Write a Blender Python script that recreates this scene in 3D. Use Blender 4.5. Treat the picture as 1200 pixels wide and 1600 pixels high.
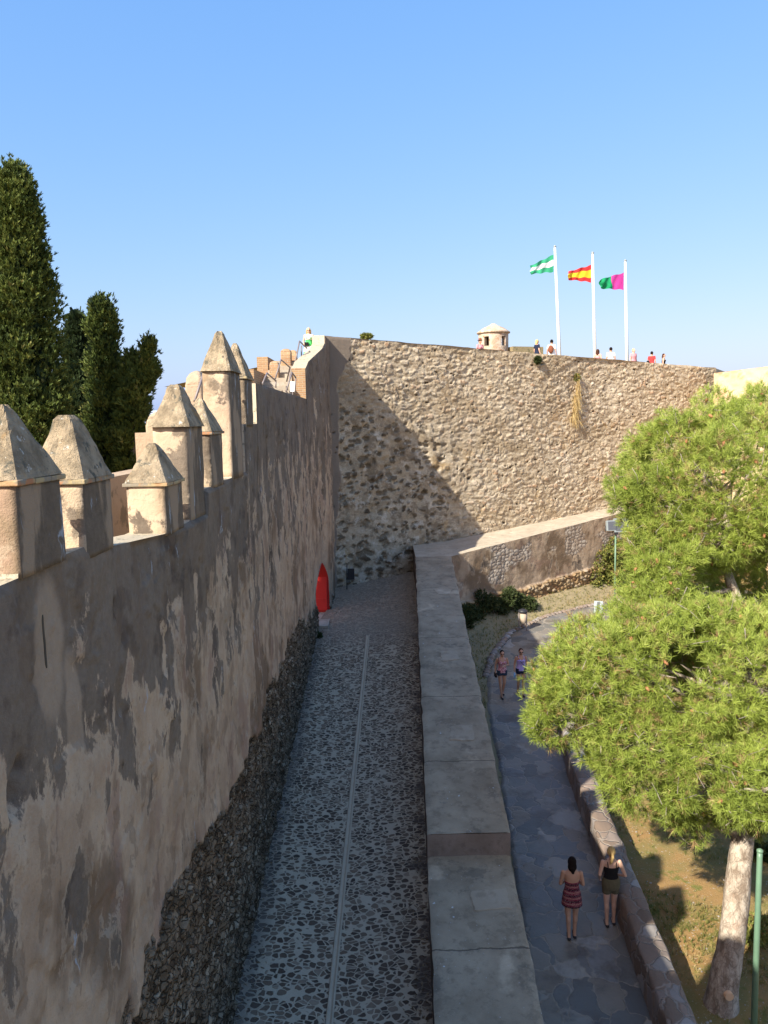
import bpy, bmesh, math, random
import numpy as np
from mathutils import Vector, Matrix
R = math.radians
random.seed(7); rng = np.random.default_rng(7)
S = bpy.context.scene
for o in list(bpy.data.objects): bpy.data.objects.remove(o)
COL = S.collection

# ------------------------------------------------------------------ camera, sky, sun, exposure
CZ = 10.0
cam = bpy.data.cameras.new('camera'); cam.lens = 28; cam.sensor_fit = 'VERTICAL'; cam.sensor_height = 36
cam.clip_end = 6000; cam.clip_start = .05
co = bpy.data.objects.new('camera', cam); COL.objects.link(co); S.camera = co
p_, r_ = R(6.4), 0.02
fw = Vector((0, math.cos(p_), -math.sin(p_))); up0 = Vector((0, math.sin(p_), math.cos(p_))); rt0 = Vector((1, 0, 0))
rt = rt0*math.cos(r_) - up0*math.sin(r_); up = up0*math.cos(r_) + rt0*math.sin(r_)
mw = Matrix((rt, up, -fw)).transposed().to_4x4(); mw.translation = (0, 0, CZ); co.matrix_world = mw
F = 1244.4
def ray(x, y): return fw + rt*(x-600)/F - up*(y-800)/F
def atY(x, y, Y): d = ray(x, y); return Vector((0, 0, CZ)) + d*(Y/d.y)
def atX(x, y, X): d = ray(x, y); return Vector((0, 0, CZ)) + d*(X/d.x)

SA, SB = .92, 1.03                       # sunlight travels along (SA, 1, -SB)
sdir = Vector((SA, 1, -SB)).normalized()
elev = math.atan2(SB, math.hypot(SA, 1)); az = math.atan2(-SA, -1)
SKYP = [(.90, .645), (.56, 1.14), (.19, 2.65)]
w = bpy.data.worlds.new('World'); S.world = w; w.use_nodes = True
wn = w.node_tree; bg = wn.nodes['Background']
sky = wn.nodes.new('ShaderNodeTexSky'); sky.sky_type = 'NISHITA'; sky.sun_disc = False
sky.sun_elevation = elev; sky.sun_rotation = az % (2*math.pi); sky.altitude = 100
sky.air_density = 1.0; sky.dust_density = 1.9; sky.ozone_density = 1
hs = wn.nodes.new('ShaderNodeHueSaturation'); hs.inputs['Saturation'].default_value = 1.12
hs.inputs['Saturation'].default_value = 1.0
sp = wn.nodes.new('ShaderNodeSeparateColor'); cb = wn.nodes.new('ShaderNodeCombineColor')
wn.links.new(sky.outputs[0], hs.inputs['Color']); wn.links.new(hs.outputs[0], sp.inputs[0])
for i_, (ex_, am_) in enumerate(SKYP):      # camera-like response of the clear sky: paler, less steep towards the horizon
    a_ = wn.nodes.new('ShaderNodeMath'); a_.operation = 'POWER'; a_.inputs[1].default_value = ex_
    b_ = wn.nodes.new('ShaderNodeMath'); b_.operation = 'MULTIPLY'; b_.inputs[1].default_value = am_
    wn.links.new(sp.outputs[i_], a_.inputs[0]); wn.links.new(a_.outputs[0], b_.inputs[0]); wn.links.new(b_.outputs[0], cb.inputs[i_])
wn.links.new(cb.outputs[0], bg.inputs[0])
bg.inputs[1].default_value = .15
sl = bpy.data.lights.new('sun', 'SUN'); sl.energy = 4.9; sl.angle = R(.5); sl.color = (1, .955, .85)
so = bpy.data.objects.new('sun', sl); COL.objects.link(so)
so.rotation_euler = sdir.to_track_quat('-Z', 'Y').to_euler()
S.view_settings.view_transform = 'Standard'; S.view_settings.look = 'None'
S.view_settings.exposure = 1.0; S.view_settings.gamma = 1
S.render.engine = 'CYCLES'

# ------------------------------------------------------------------ object helpers
def tag(o, label=None, cat=None, group=None, kind=None):
    if label: o['label'] = label
    if cat: o['category'] = cat
    if group: o['group'] = group
    if kind: o['kind'] = kind
    return o
def empty(name, loc, label, cat, group=None, rz=0, scale=1):
    o = bpy.data.objects.new(name, None); COL.objects.link(o)
    o.location = loc; o.rotation_euler = (0, 0, rz); o.scale = (scale,)*3; o.empty_display_size = .2
    return tag(o, label, cat, group)
ORG = {}
def org(parent):
    while parent is not None and parent.parent is not None: parent = parent.parent
    return np.array(parent.location) if parent is not None else np.zeros(3)
def link(name, me, m, parent=None):
    o = bpy.data.objects.new(name, me); COL.objects.link(o)
    if m is not None: me.materials.append(m)
    if parent is not None: o.parent = parent
    return o
def npmesh(name, V, Fc, m, parent=None, smooth=False, attrs=None, local=False):
    V = np.asarray(V, dtype=np.float64)
    if parent is not None and not local: V = V - org(parent)
    Fc = np.asarray(Fc); k = Fc.shape[1]
    me = bpy.data.meshes.new(name)
    me.vertices.add(len(V)); me.vertices.foreach_set('co', V.astype(np.float32).ravel())
    me.loops.add(Fc.size); me.loops.foreach_set('vertex_index', Fc.astype(np.int32).ravel())
    me.polygons.add(len(Fc)); me.polygons.foreach_set('loop_start', np.arange(0, Fc.size, k, dtype=np.int32))
    if smooth: me.polygons.foreach_set('use_smooth', np.ones(len(Fc), dtype=bool))
    me.update(calc_edges=True); me.validate()
    for an, a in (attrs or {}).items():
        at = me.attributes.new(an, 'FLOAT', 'POINT'); at.data.foreach_set('value', np.asarray(a, dtype=np.float32).ravel())
    return link(name, me, m, parent)
def grid(name, P, m, parent=None, smooth=True, attrs=None, flip=False, local=False):
    n, k = P.shape[:2]
    i = np.arange(n*k).reshape(n, k)
    q = np.stack([i[:-1, :-1], i[1:, :-1], i[1:, 1:], i[:-1, 1:]], -1).reshape(-1, 4)
    if flip: q = q[:, ::-1]
    return npmesh(name, P.reshape(-1, 3), q, m, parent, smooth, attrs, local)
class MB:
    def __init__(s): s.v = []; s.f = []; s.sm = []
    def add(s, v, f, sm=False):
        b = len(s.v); s.v += [tuple(x) for x in v]; s.f += [tuple(b+i for i in q) for q in f]; s.sm += [sm]*len(f); return s
    def box(s, c, size, rz=0, rot=None):
        x, y, z = [a/2 for a in size]
        M = rot if rot is not None else Matrix.Rotation(rz, 3, 'Z')
        v = [Vector(c)+M@Vector((i*x, j*y, k*z)) for i in (-1, 1) for j in (-1, 1) for k in (-1, 1)]
        return s.add(v, [(0, 1, 3, 2), (4, 6, 7, 5), (0, 4, 5, 1), (2, 3, 7, 6), (0, 2, 6, 4), (1, 5, 7, 3)])
    def rings(s, R_, cap=True, sm=True):
        n = len(R_[0]); v = [p for r in R_ for p in r]; f = []
        for a in range(len(R_)-1):
            for i in range(n):
                j = (i+1) % n; f.append((a*n+i, a*n+j, (a+1)*n+j, (a+1)*n+i))
        s.add(v, f, sm)
        if cap:
            b = len(s.v)-len(v)
            s.f += [tuple(b+i for i in range(n))[::-1], tuple(b+(len(R_)-1)*n+i for i in range(n))]; s.sm += [False]*2
        return s
    def tube(s, pts, rad, n=8, cap=True):
        pts = [Vector(p) for p in pts]; rs = rad if isinstance(rad, (list, tuple)) else [rad]*len(pts)
        R_ = []; u = None
        for i, p in enumerate(pts):
            t = (pts[min(i+1, len(pts)-1)]-pts[max(i-1, 0)]).normalized()
            if u is None: u = t.orthogonal().normalized()
            u = (u - t*u.dot(t)).normalized(); w_ = t.cross(u)
            R_.append([p + (u*math.cos(a)+w_*math.sin(a))*rs[i] for a in [2*math.pi*k/n for k in range(n)]])
        return s.rings(R_, cap)
    def lathe(s, c, prof, n=24, ang=0):
        c = Vector(c)
        return s.rings([[c+Vector((r*math.cos(2*math.pi*k/n+ang), r*math.sin(2*math.pi*k/n+ang), z)) for k in range(n)] for r, z in prof])
    def ell(s, c, r, M=None, n=12, k=8):
        c = Vector(c); R_ = []
        for a in range(k+1):
            t = math.pi*(a+.02)/(k+.04)-math.pi/2
            R_.append([Vector((r[0]*math.cos(t)*math.cos(q), r[1]*math.cos(t)*math.sin(q), r[2]*math.sin(t))) for q in [2*math.pi*j/n for j in range(n)]])
        R_ = [[c+((M@p) if M else p) for p in r_] for r_ in R_]
        return s.rings(R_)
    def cap(s, a, b, ra, rb, n=10):   # capsule, tapered
        a = Vector(a); b = Vector(b); t = (b-a).normalized()
        pts = [a-t*ra*.85, a-t*ra*.5, a, b, b+t*rb*.5, b+t*rb*.85]
        return s.tube(pts, [ra*.5, ra*.86, ra, rb, rb*.86, rb*.5], n)
    def build(s, name, m, parent=None, local=False):
        me = bpy.data.meshes.new(name)
        o3 = np.zeros(3) if (local or parent is None) else org(parent)
        me.from_pydata([(x-o3[0], y-o3[1], z-o3[2]) for x, y, z in s.v], [], s.f); me.update()
        me.polygons.foreach_set('use_smooth', s.sm)
        bm = bmesh.new(); bm.from_mesh(me); bmesh.ops.recalc_face_normals(bm, faces=bm.faces); bm.to_mesh(me); bm.free()
        return link(name, me, m, parent)
def bevel(o, w_=.01, seg=2):
    b = o.modifiers.new('bevel', 'BEVEL'); b.width = w_; b.segments = seg; b.limit_method = 'ANGLE'; return o

# ------------------------------------------------------------------ numpy noise
def hsh(i, j, s=0):
    i = i.astype(np.int64); j = j.astype(np.int64)
    h = (i*374761393 + j*668265263 + int(s)*974634777) & 0xFFFFFFFF
    h = ((h ^ (h >> 13))*1274126177) & 0xFFFFFFFF
    h = ((h ^ (h >> 16))*2246822519) & 0xFFFFFFFF
    return ((h ^ (h >> 15)) & 0xFFFFFF)/float(0xFFFFFF)
def vnoise(x, y, s=0):
    i = np.floor(x); j = np.floor(y); u = x-i; v = y-j; u = u*u*(3-2*u); v = v*v*(3-2*v)
    return (hsh(i, j, s)*(1-u)+hsh(i+1, j, s)*u)*(1-v) + (hsh(i, j+1, s)*(1-u)+hsh(i+1, j+1, s)*u)*v
def fbm(x, y, s=0, o=4):
    t = 0; a = .5
    for k in range(o): t = t+a*vnoise(x*2**k+17.3*k, y*2**k-9.1*k, s+k); a *= .5
    return t/(1-.5**o)
def sstep(a, b, x): t = np.clip((x-a)/(b-a), 0, 1); return t*t*(3-2*t)
def voro(x, y, s=0, jit=.85):
    i0 = np.floor(x); j0 = np.floor(y); F1 = np.full(x.shape, 9.); F2 = F1.copy(); ID = np.zeros(x.shape); ID2 = ID.copy()
    for di in (-1, 0, 1):
        for dj in (-1, 0, 1):
            i = i0+di; j = j0+dj
            px = i+.5+(hsh(i, j, s)-.5)*jit; py = j+.5+(hsh(i, j, s+1)-.5)*jit
            d = np.hypot(x-px, y-py); c = hsh(i, j, s+2); c2 = hsh(i, j, s+3)
            m = d < F1
            F2 = np.where(m, F1, np.minimum(F2, d)); ID = np.where(m, c, ID); ID2 = np.where(m, c2, ID2); F1 = np.where(m, d, F1)
    return F1, F2, ID, ID2

# ------------------------------------------------------------------ material helpers
class Mt:
    def __init__(s, name, rough=.85, spec=.3):
        s.m = bpy.data.materials.new(name); s.m.use_nodes = True; s.t = s.m.node_tree
        s.b = s.t.nodes['Principled BSDF']; s.b.inputs['Roughness'].default_value = rough
        s.b.inputs['Specular IOR Level'].default_value = spec
        s._p = None
    def n(s, k): return s.t.nodes.new(k)
    def set(s, inp, v):
        if hasattr(v, 'default_value') and not isinstance(v, (float, int, tuple)): s.t.links.new(v, inp)
        elif isinstance(v, tuple) and len(v) == 3 and inp.type == 'RGBA': inp.default_value = v+(1,)
        else: inp.default_value = v
    def pos(s, sc=(1, 1, 1), obj=False, warp=0, wscale=3):
        if obj: src = s.n('ShaderNodeTexCoord').outputs['Object']
        else: src = s.n('ShaderNodeNewGeometry').outputs['Position']
        if warp:
            nz = s.n('ShaderNodeTexNoise'); nz.inputs['Scale'].default_value = wscale; s.t.links.new(src, nz.inputs['Vector'])
            ma = s.n('ShaderNodeVectorMath'); ma.operation = 'MULTIPLY_ADD'; s.t.links.new(nz.outputs['Color'], ma.inputs[0])
            ma.inputs[1].default_value = (warp,)*3; s.t.links.new(src, ma.inputs[2]); src = ma.outputs[0]
        mp = s.n('ShaderNodeVectorMath'); mp.operation = 'MULTIPLY'; s.t.links.new(src, mp.inputs[0]); mp.inputs[1].default_value = sc
        return mp.outputs[0]
    def noise(s, scale, det=5, rough=.6, vec=None, dist=0):
        k = s.n('ShaderNodeTexNoise'); k.inputs['Scale'].default_value = scale; k.inputs['Detail'].default_value = det
        k.inputs['Roughness'].default_value = rough; k.inputs['Distortion'].default_value = dist
        s.t.links.new(vec if vec is not None else s.pos(), k.inputs['Vector']); return k.outputs['Fac']
    def voro(s, scale, vec=None, feat='F1', out='Distance', rnd=1):
        k = s.n('ShaderNodeTexVoronoi'); k.feature = feat; k.inputs['Scale'].default_value = scale; k.inputs['Randomness'].default_value = rnd
        s.t.links.new(vec if vec is not None else s.pos(), k.inputs['Vector']); return k.outputs[out]
    def sep(s, v, i):
        k = s.n('ShaderNodeSeparateXYZ'); s.t.links.new(v, k.inputs[0]); return k.outputs[i]
    def attr(s, name): k = s.n('ShaderNodeAttribute'); k.attribute_name = name; return k.outputs['Fac']
    def ramp(s, f, stops, interp='LINEAR'):
        k = s.n('ShaderNodeValToRGB'); s.t.links.new(f, k.inputs[0]); e = k.color_ramp.elements; k.color_ramp.interpolation = interp
        while len(e) < len(stops): e.new(.5)
        for q, (p, c) in zip(e, stops): q.position = p; q.color = (c if isinstance(c, tuple) else (c,)*3)+(1,)
        return k.outputs[0]
    def mix(s, f, a, b, mode='MIX'):
        k = s.n('ShaderNodeMix'); k.data_type = 'RGBA'; k.blend_type = mode
        s.set(k.inputs[0], f); s.set(k.inputs[6], a); s.set(k.inputs[7], b); return k.outputs[2]
    def math(s, op, a, b=0., c=0., clamp=False):
        k = s.n('ShaderNodeMath'); k.operation = op; k.use_clamp = clamp
        s.set(k.inputs[0], a); s.set(k.inputs[1], b); s.set(k.inputs[2], c); return k.outputs[0]
    def st(s, a, b, x):  # smooth step map range
        k = s.n('ShaderNodeMapRange'); k.interpolation_type = 'SMOOTHSTEP'
        s.set(k.inputs['Value'], x); k.inputs['From Min'].default_value = a; k.inputs['From Max'].default_value = b; return k.outputs[0]
    def col(s, c): s.set(s.b.inputs['Base Color'], c); return s
    def bump(s, h, st=.5, d=.02):
        k = s.n('ShaderNodeBump'); k.inputs['Strength'].default_value = st; k.inputs['Distance'].default_value = d
        s.set(k.inputs['Height'], h)
        if s._p: s.t.links.new(s._p, k.inputs['Normal'])
        s._p = k.outputs[0]; s.t.links.new(s._p, s.b.inputs['Normal']); return s
def simple(name, c, rough=.7, spec=.3, var=.15, sc=20, metal=0, bump=0):
    k = Mt(name, rough, spec); n = k.noise(sc, 4, .6, k.pos(obj=True))
    k.col(k.mix(n, tuple(x*(1-var) for x in c), tuple(min(1, x*(1+var)) for x in c)))
    k.b.inputs['Metallic'].default_value = metal
    if bump: k.bump(n, bump, .01)
    return k.m

# lime plaster, weathered, black crust and white lime runs
def plaster(name, stain=1.0, base=((.34, .235, .15), (.50, .365, .24)), topz=None, runs=True, grain=1):
    k = Mt(name, .92, .15)
    a = k.noise(1.1, 6, .65, k.pos((1, 1, .8)))
    c = k.mix(k.st(.35, .65, a), base[0], base[1])
    c = k.mix(k.math('MULTIPLY', k.noise(38, 3, .7), .35), c, (base[1][0]*1.25, base[1][1]*1.25, base[1][2]*1.3))
    c = k.mix(k.st(.50, .6, k.noise(.5, 6, .55, k.pos((1, 1, .8)))), c, (base[0][0]*.66, base[0][1]*.64, base[0][2]*.62))
    c = k.mix(k.math('MULTIPLY', k.st(.52, .62, k.noise(.8, 7, .62, k.pos((1, 1, .7), warp=.4, wscale=2))), .6), c, (base[0][0]*.95, base[0][1]*.86, base[0][2]*.95))
    c = k.mix(k.math('MULTIPLY', k.st(.56, .7, k.noise(15, 6, .8)), .45), c, tuple(x*.45 for x in base[0]))
    # vertical dark crust
    s1 = k.noise(.85, 8, .6, k.pos((1, 1.5, .8), warp=.7, wscale=1.1))
    s2 = k.noise(2.6, 6, .65, k.pos((1, 1.5, .75), warp=.3, wscale=2.5))
    z = k.sep(k.pos(), 2)
    zz = k.math('MULTIPLY', k.math('SUBTRACT', z, 7.6), .028)
    zz = k.math('MULTIPLY', zz, 0.) if topz is None else k.math('MULTIPLY_ADD', k.st(2.6, .1, k.attr('dtp')), .115, zz)
    m = k.math('ADD', k.math('ADD', k.math('MULTIPLY', s1, .72), k.math('MULTIPLY', s2, .28)), zz)
    lo = .60-.075*stain
    m = k.math('ADD', m, k.math('MULTIPLY', k.math('SUBTRACT', k.noise(26, 4, .8), .5), .07)); mk = k.st(lo, lo+.03, m)
    rim = k.math('MULTIPLY', k.st(lo-.035, lo-.012, m), k.math('SUBTRACT', 1, mk))
    c = k.mix(k.math('MULTIPLY', rim, .45), c, (.52, .41, .29))
    crust = k.mix(k.noise(11, 8, .8), (.05, .041, .033), (.28, .225, .17))
    crust = k.mix(k.st(.5, .62, k.noise(1.6, 6, .65)), crust, (.085, .068, .055))
    c = k.mix(k.math('MULTIPLY', mk, .85), c, crust)
    m2 = k.noise(1.7, 7, .6, k.pos((1, 1.3, .7), warp=.4, wscale=2)); e2_ = k.st(.55, .57, m2)
    c = k.mix(k.math('MULTIPLY', e2_, .42), c, tuple(x*.55 for x in base[0]))
    if runs:
        r1 = k.noise(2.3, 5, .65, k.pos((1, 1.5, .33), warp=.15, wscale=4)); r2 = k.noise(17, 4, .7, k.pos((1, 1, .45)))
        rm = k.math('MULTIPLY', k.st(.65, .69, r1), k.st(.46, .56, r2))
        c = k.mix(k.math('MULTIPLY', rm, .8), c, (.42, .46, .50))
    if topz is not None:   # later render made good round the arrow slit and the arched door
        py_, pz_ = k.sep(k.pos(warp=.16, wscale=3), 1), k.sep(k.pos(warp=.16, wscale=3), 2)
        for (y0_, z0_, ry_, rz_) in ((6.33, 8.22, .34, .62), (31.2, 3.6, 1.6, 1.9), (6.75, 7.4, .18, .7)):
            dd_ = k.math('ADD', k.math('POWER', k.math('ABSOLUTE', k.math('MULTIPLY', k.math('SUBTRACT', py_, y0_+.08), 1/ry_)), 2.), k.math('POWER', k.math('ABSOLUTE', k.math('MULTIPLY', k.math('SUBTRACT', pz_, z0_+.08), 1/rz_)), 2.))
            c = k.mix(k.math('MULTIPLY', k.st(1.25, .55, dd_), .6), c, k.mix(k.noise(9, 6, .7), (.36, .26, .175), (.55, .42, .29)))
    k.col(c)
    k.bump(k.math('ADD', k.noise(6, 6, .7), k.math('MULTIPLY', mk, -.05)), .5, .05)
    k.bump(k.noise(60*grain, 3, .7), .55, .012)
    return k
def rub(k, plaincol, mort, stones, hi=None):
    """adds rubble colours where attribute rub > 0 (rnd = per stone, stm = stone mask)"""
    rnd = k.attr('rnd'); stm = k.attr('stm')
    sc = k.ramp(rnd, stones)
    sc = k.mix(k.math('MULTIPLY', k.noise(14, 5, .7), .7), sc, k.mix(.55, sc, (.05, .04, .03)))
    mc = k.mix(k.noise(5, 6, .7), mort[0], mort[1])
    return k.mix(stm, mc, sc)

# --- materials
k = plaster('left_wall_plaster', 1.3, topz=1)
rm = k.attr('rub')
base_c = k.b.inputs['Base Color'].links[0].from_socket
rc = rub(k, None, ((.06, .045, .03), (.22, .17, .12)), [(0, (.04, .026, .015)), (.4, (.09, .06, .035)), (.75, (.17, .115, .065)), (1, (.34, .28, .21))])
v_ = k.pos((1, 1, 1.5), warp=.12, wscale=7); e_ = k.voro(8, v_, 'DISTANCE_TO_EDGE'); q_ = k.sep(k.voro(8, v_, 'F1', 'Color'), 1)
rc = k.mix(.55, rc, k.ramp(q_, [(0, (.06, .038, .02)), (.45, (.17, .115, .066)), (.8, (.30, .215, .13)), (1, (.52, .43, .30))]))
rc = k.mix(k.st(.07, .01, e_), rc, (.055, .038, .022))
rc = k.mix(k.st(.50, .62, k.noise(2.1, 7, .75)), rc, k.mix(k.noise(20, 4, .7), (.15, .105, .065), (.36, .27, .175)))
k.bump(k.math('MULTIPLY', k.st(.0, .14, e_), rm), .9, .05)
k.col(k.mix(rm, base_c, rc)); M_LEFT = k.m
k = plaster('merlon_plaster', .95, base=((.42, .31, .20), (.56, .43, .29)), grain=1.2)
# outer side of the merlons (facing the ravine) carries the black crust, decided by the face normal of the building stone
geo = k.n('ShaderNodeNewGeometry'); nx = k.sep(geo.outputs['True Normal'], 0)
base_c = k.b.inputs['Base Color'].links[0].from_socket
cr = k.mix(k.noise(9, 7, .8), (.06, .047, .036), (.26, .20, .14))
cr = k.mix(k.math('MULTIPLY', k.st(.6, .66, k.noise(2.6, 5, .65, k.pos((1, 1.5, .4), warp=.2, wscale=4))), .8), cr, (.40, .43, .46))
cr = k.mix(k.st(.5, .58, k.noise(1.6, 5, .6, k.pos((1, 1.3, .35)))), cr, (.33, .245, .165))
k.col(k.mix(k.st(.5, .8, nx), base_c, cr)); M_MERLON = k.m
k = Mt('weathered_cap_stone', .95, .1)
c = k.mix(k.st(.38, .62, k.noise(3.2, 7, .7)), (.25, .195, .125), (.46, .36, .235))
c = k.mix(k.st(.56, .64, k.noise(5, 6, .7)), c, (.15, .14, .105))
c = k.mix(k.st(.62, .68, k.noise(9, 5, .7)), c, (.60, .56, .47))
c = k.mix(k.math('MULTIPLY', k.st(.62, .7, k.noise(1.7, 4, .6)), .7), c, (.50, .27, .08))
k.col(c); k.bump(k.noise(7, 6, .75), 1, .06); k.bump(k.noise(45, 4, .8), .8, .02); M_CAP = k.m
k = Mt('old_brick', .9, .15)
bt = k.n('ShaderNodeTexBrick'); bt.inputs['Scale'].default_value = 1; bt.offset = .5
mp = k.n('ShaderNodeCombineXYZ'); pp = k.pos(warp=.02, wscale=6); k.set(mp.inputs[0], k.math('ADD', k.sep(pp, 0), k.sep(pp, 1))); k.set(mp.inputs[1], k.sep(pp, 2))
k.t.links.new(mp.outputs[0], bt.inputs['Vector'])
bt.inputs['Brick Width'].default_value = .27; bt.inputs['Row Height'].default_value = .075; bt.inputs['Mortar Size'].default_value = .012; bt.inputs['Mortar Smooth'].default_value = .4
bt.inputs['Color1'].default_value = (.32, .15, .07, 1); bt.inputs['Color2'].default_value = (.42, .25, .12, 1); bt.inputs['Mortar'].default_value = (.42, .34, .24, 1)
k.col(k.mix(k.math('MULTIPLY', k.noise(6, 5, .7), .5), bt.outputs[0], (.34, .25, .15)))
k.bump(k.math('SUBTRACT', 1, bt.outputs['Fac']), .6, .015); k.bump(k.noise(30, 4, .7), .5, .01); M_BRICK = k.m
k = Mt('terracotta_course', .9, .15)
n_ = k.n('ShaderNodeTexNoise'); c = k.mix(k.st(.4, .6, k.noise(4, 3, .5)), (.42, .20, .10), (.42, .33, .18)); c = k.mix(k.st(.46, .56, k.noise(5, 5, .65)), c, (.27, .23, .17))
k.col(c).bump(k.noise(30, 4, .7), .7, .01); M_TILE = k.m

k = Mt('bastion_rubble', .95, .1)
big = k.noise(.35, 4, .55); rnd = k.attr('rnd'); stm = k.attr('stm'); drk = k.attr('drk')
mc = k.mix(k.noise(2.2, 6, .7), (.38, .30, .205), (.60, .50, .36))
mc = k.mix(k.st(.58, .68, k.noise(.9, 5, .6)), mc, (.44, .30, .15))
sc = k.ramp(rnd, [(0, (.20, .14, .085)), (.25, (.36, .27, .175)), (.5, (.50, .40, .27)), (.8, (.62, .51, .36)), (.9, (.46, .28, .16)), (1, (.74, .65, .50))])
sc = k.mix(k.st(.55, .7, big), sc, k.mix(.5, sc, (.42, .26, .12)))
c = k.mix(k.math('MULTIPLY', stm, .9), mc, sc)
c = k.mix(k.math('MULTIPLY', k.st(.47, .62, k.noise(.28, 7, .65, k.pos((1, 1, 2.2)))), .62), c, k.mix(k.noise(10, 5, .8), (.22, .15, .085), (.46, .35, .215)))
c = k.mix(k.math('MULTIPLY', k.st(.55, .7, k.noise(.55, 6, .65)), .5), c, (.64, .55, .42))
c = k.mix(k.math('MULTIPLY', k.st(.45, .75, k.noise(9, 5, .8, k.pos((1, 1, 2)))), .55), c, (.17, .12, .075))
c = k.mix(k.math('MULTIPLY', k.st(.55, .7, k.noise(12, 4, .8, k.pos((1, 1, 2)))), .6), c, (.78, .70, .56))
c = k.mix(drk, c, k.mix(k.noise(9, 5, .7), (.035, .024, .016), (.13, .095, .06)))
zn = k.attr('zon'); c = k.mix(k.math('MULTIPLY', k.math('MULTIPLY', zn, k.st(.47, .58, k.noise(1.3, 7, .72, k.pos((1, 1, 1.5))))), .75), c, k.mix(k.noise(8, 6, .8), (.09, .06, .035), (.30, .225, .145)))
c = k.mix(k.math('MULTIPLY', k.math('MULTIPLY', zn, k.st(.55, .62, k.noise(1.9, 6, .7))), .6), c, (.66, .58, .46))
pl = k.attr('pls')
c = k.mix(pl, c, k.mix(k.noise(3, 5, .6, k.pos((1, 1, .3))), (.17, .135, .105), (.30, .24, .185)))
k.col(c); k.bump(k.noise(7, 6, .75, k.pos((1, 1, 1.8))), .55, .04); k.bump(k.noise(26, 4, .8), .7, .03); M_BAST = k.m

k = plaster('cross_wall_plaster', .2, base=((.30, .215, .14), (.40, .30, .205)), runs=False)
base_c = k.b.inputs['Base Color'].links[0].from_socket
rc = rub(k, None, ((.20, .13, .065), (.34, .22, .12)), [(0, (.22, .11, .05)), (.4, (.36, .22, .10)), (.75, (.45, .31, .16)), (1, (.46, .38, .28))])
wc = k.mix(k.attr('stm'), (.26, .20, .15), k.mix(k.attr('rnd'), (.33, .25, .18), (.52, .45, .36)))
c = k.mix(k.attr('rub'), base_c, rc); c = k.mix(k.attr('wht'), c, wc); k.col(c); M_CROSS = k.m

def concrete(name, a, b, speck=True, bumpy=.5, joints=None):
    k = Mt(name, .9, .2)
    c = k.mix(k.st(.3, .7, k.noise(1.3, 6, .65)), a, b)
    c = k.mix(k.math('MULTIPLY', k.noise(70, 2, .8), .5), c, tuple(x*.55 for x in a))
    c = k.mix(k.math('MULTIPLY', k.st(.5, .62, k.noise(3.5, 6, .7)), .5), c, tuple(x*.62 for x in a))
    if speck:
        v = k.voro(9, rnd=1); c = k.mix(k.st(.085, .05, v), c, (.45, .44, .42))
        v = k.voro(3.1, k.pos(warp=.1, wscale=9)); c = k.mix(k.math('MULTIPLY', k.st(.07, .05, v), .9), c, (.62, .62, .6))
    c = k.mix(k.math('MULTIPLY', k.st(.6, .7, k.noise(.9, 5, .6)), .4), c, tuple(min(1, x*1.5) for x in b))
    if joints:
        yy_ = k.math('ADD', k.sep(k.pos(), 1), k.math('MULTIPLY', k.noise(2.2, 5, .7), .16)); jm = None
        for y0_ in joints:
            q_ = k.st(.022, .006, k.math('ABSOLUTE', k.math('SUBTRACT', yy_, y0_)))
            jm = q_ if jm is None else k.math('MAXIMUM', jm, q_)
        c = k.mix(k.math('MULTIPLY', jm, .7), c, (.06, .05, .04)); k.bump(k.math('SUBTRACT', 1, jm), .6, .02)
        c = k.mix(k.math('MULTIPLY', k.st(.58, .66, k.noise(1.1, 7, .7)), .55), c, (.13, .11, .085))
        c = k.mix(k.math('MULTIPLY', k.st(.64, .70, k.noise(5, 7, .75)), .5), c, (.50, .45, .37))
    k.col(c).bump(k.noise(55, 4, .8), bumpy, .015); k.bump(k.noise(4, 5, .6), .3, .03); return k.m
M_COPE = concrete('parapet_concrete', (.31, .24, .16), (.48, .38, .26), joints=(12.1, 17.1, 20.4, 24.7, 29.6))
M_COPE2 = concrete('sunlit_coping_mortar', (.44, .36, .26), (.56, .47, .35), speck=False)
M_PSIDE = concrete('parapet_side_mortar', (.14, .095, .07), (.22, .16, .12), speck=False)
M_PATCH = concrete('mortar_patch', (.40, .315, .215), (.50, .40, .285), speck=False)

# cobbled ramp: dark pebbles bedded in pale mortar
k = Mt('cobbles_in_mortar', .85, .25)
v = k.pos((1, 1.35, 0), warp=.11, wscale=5)
e = k.voro(7.0, v, 'DISTANCE_TO_EDGE', rnd=.88); cl = k.voro(7.0, v, 'F1', 'Color', rnd=.88); f1_ = k.voro(7.0, v, 'F1', rnd=.88)
rn = k.sep(cl, 0); rn2 = k.sep(cl, 1)
thr = k.math('MULTIPLY_ADD', k.noise(1.1, 3, .5), .06, .022)
thr = k.math('MULTIPLY_ADD', rn, .05, thr)
wob = k.math('MULTIPLY_ADD', k.noise(18, 3, .6), .09, k.math('SUBTRACT', e, .045))
wob = k.math('MINIMUM', wob, k.math('SUBTRACT', .72, f1_)); mk = k.math('SUBTRACT', wob, thr); mk = k.st(-.012, .03, mk)
Y = k.sep(k.pos(), 1); X = k.sep(k.pos(), 0)
far = k.st(28.0, 31.5, k.math('ADD', Y, k.math('MULTIPLY', k.noise(1.2, 3), 2)))
mort = k.mix(k.noise(3, 6, .7), (.50, .385, .25), (.72, .57, .385))
mort = k.mix(k.math('MULTIPLY', k.noise(40, 3, .8), .5), mort, (.28, .235, .18))
stn = k.ramp(rn2, [(0, (.075, .045, .024)), (.5, (.16, .10, .056)), (.85, (.27, .18, .107)), (1, (.42, .31, .20))])
stn = k.mix(k.math('MULTIPLY', k.noise(30, 4, .7), .5), stn, (.12, .10, .085))
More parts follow.
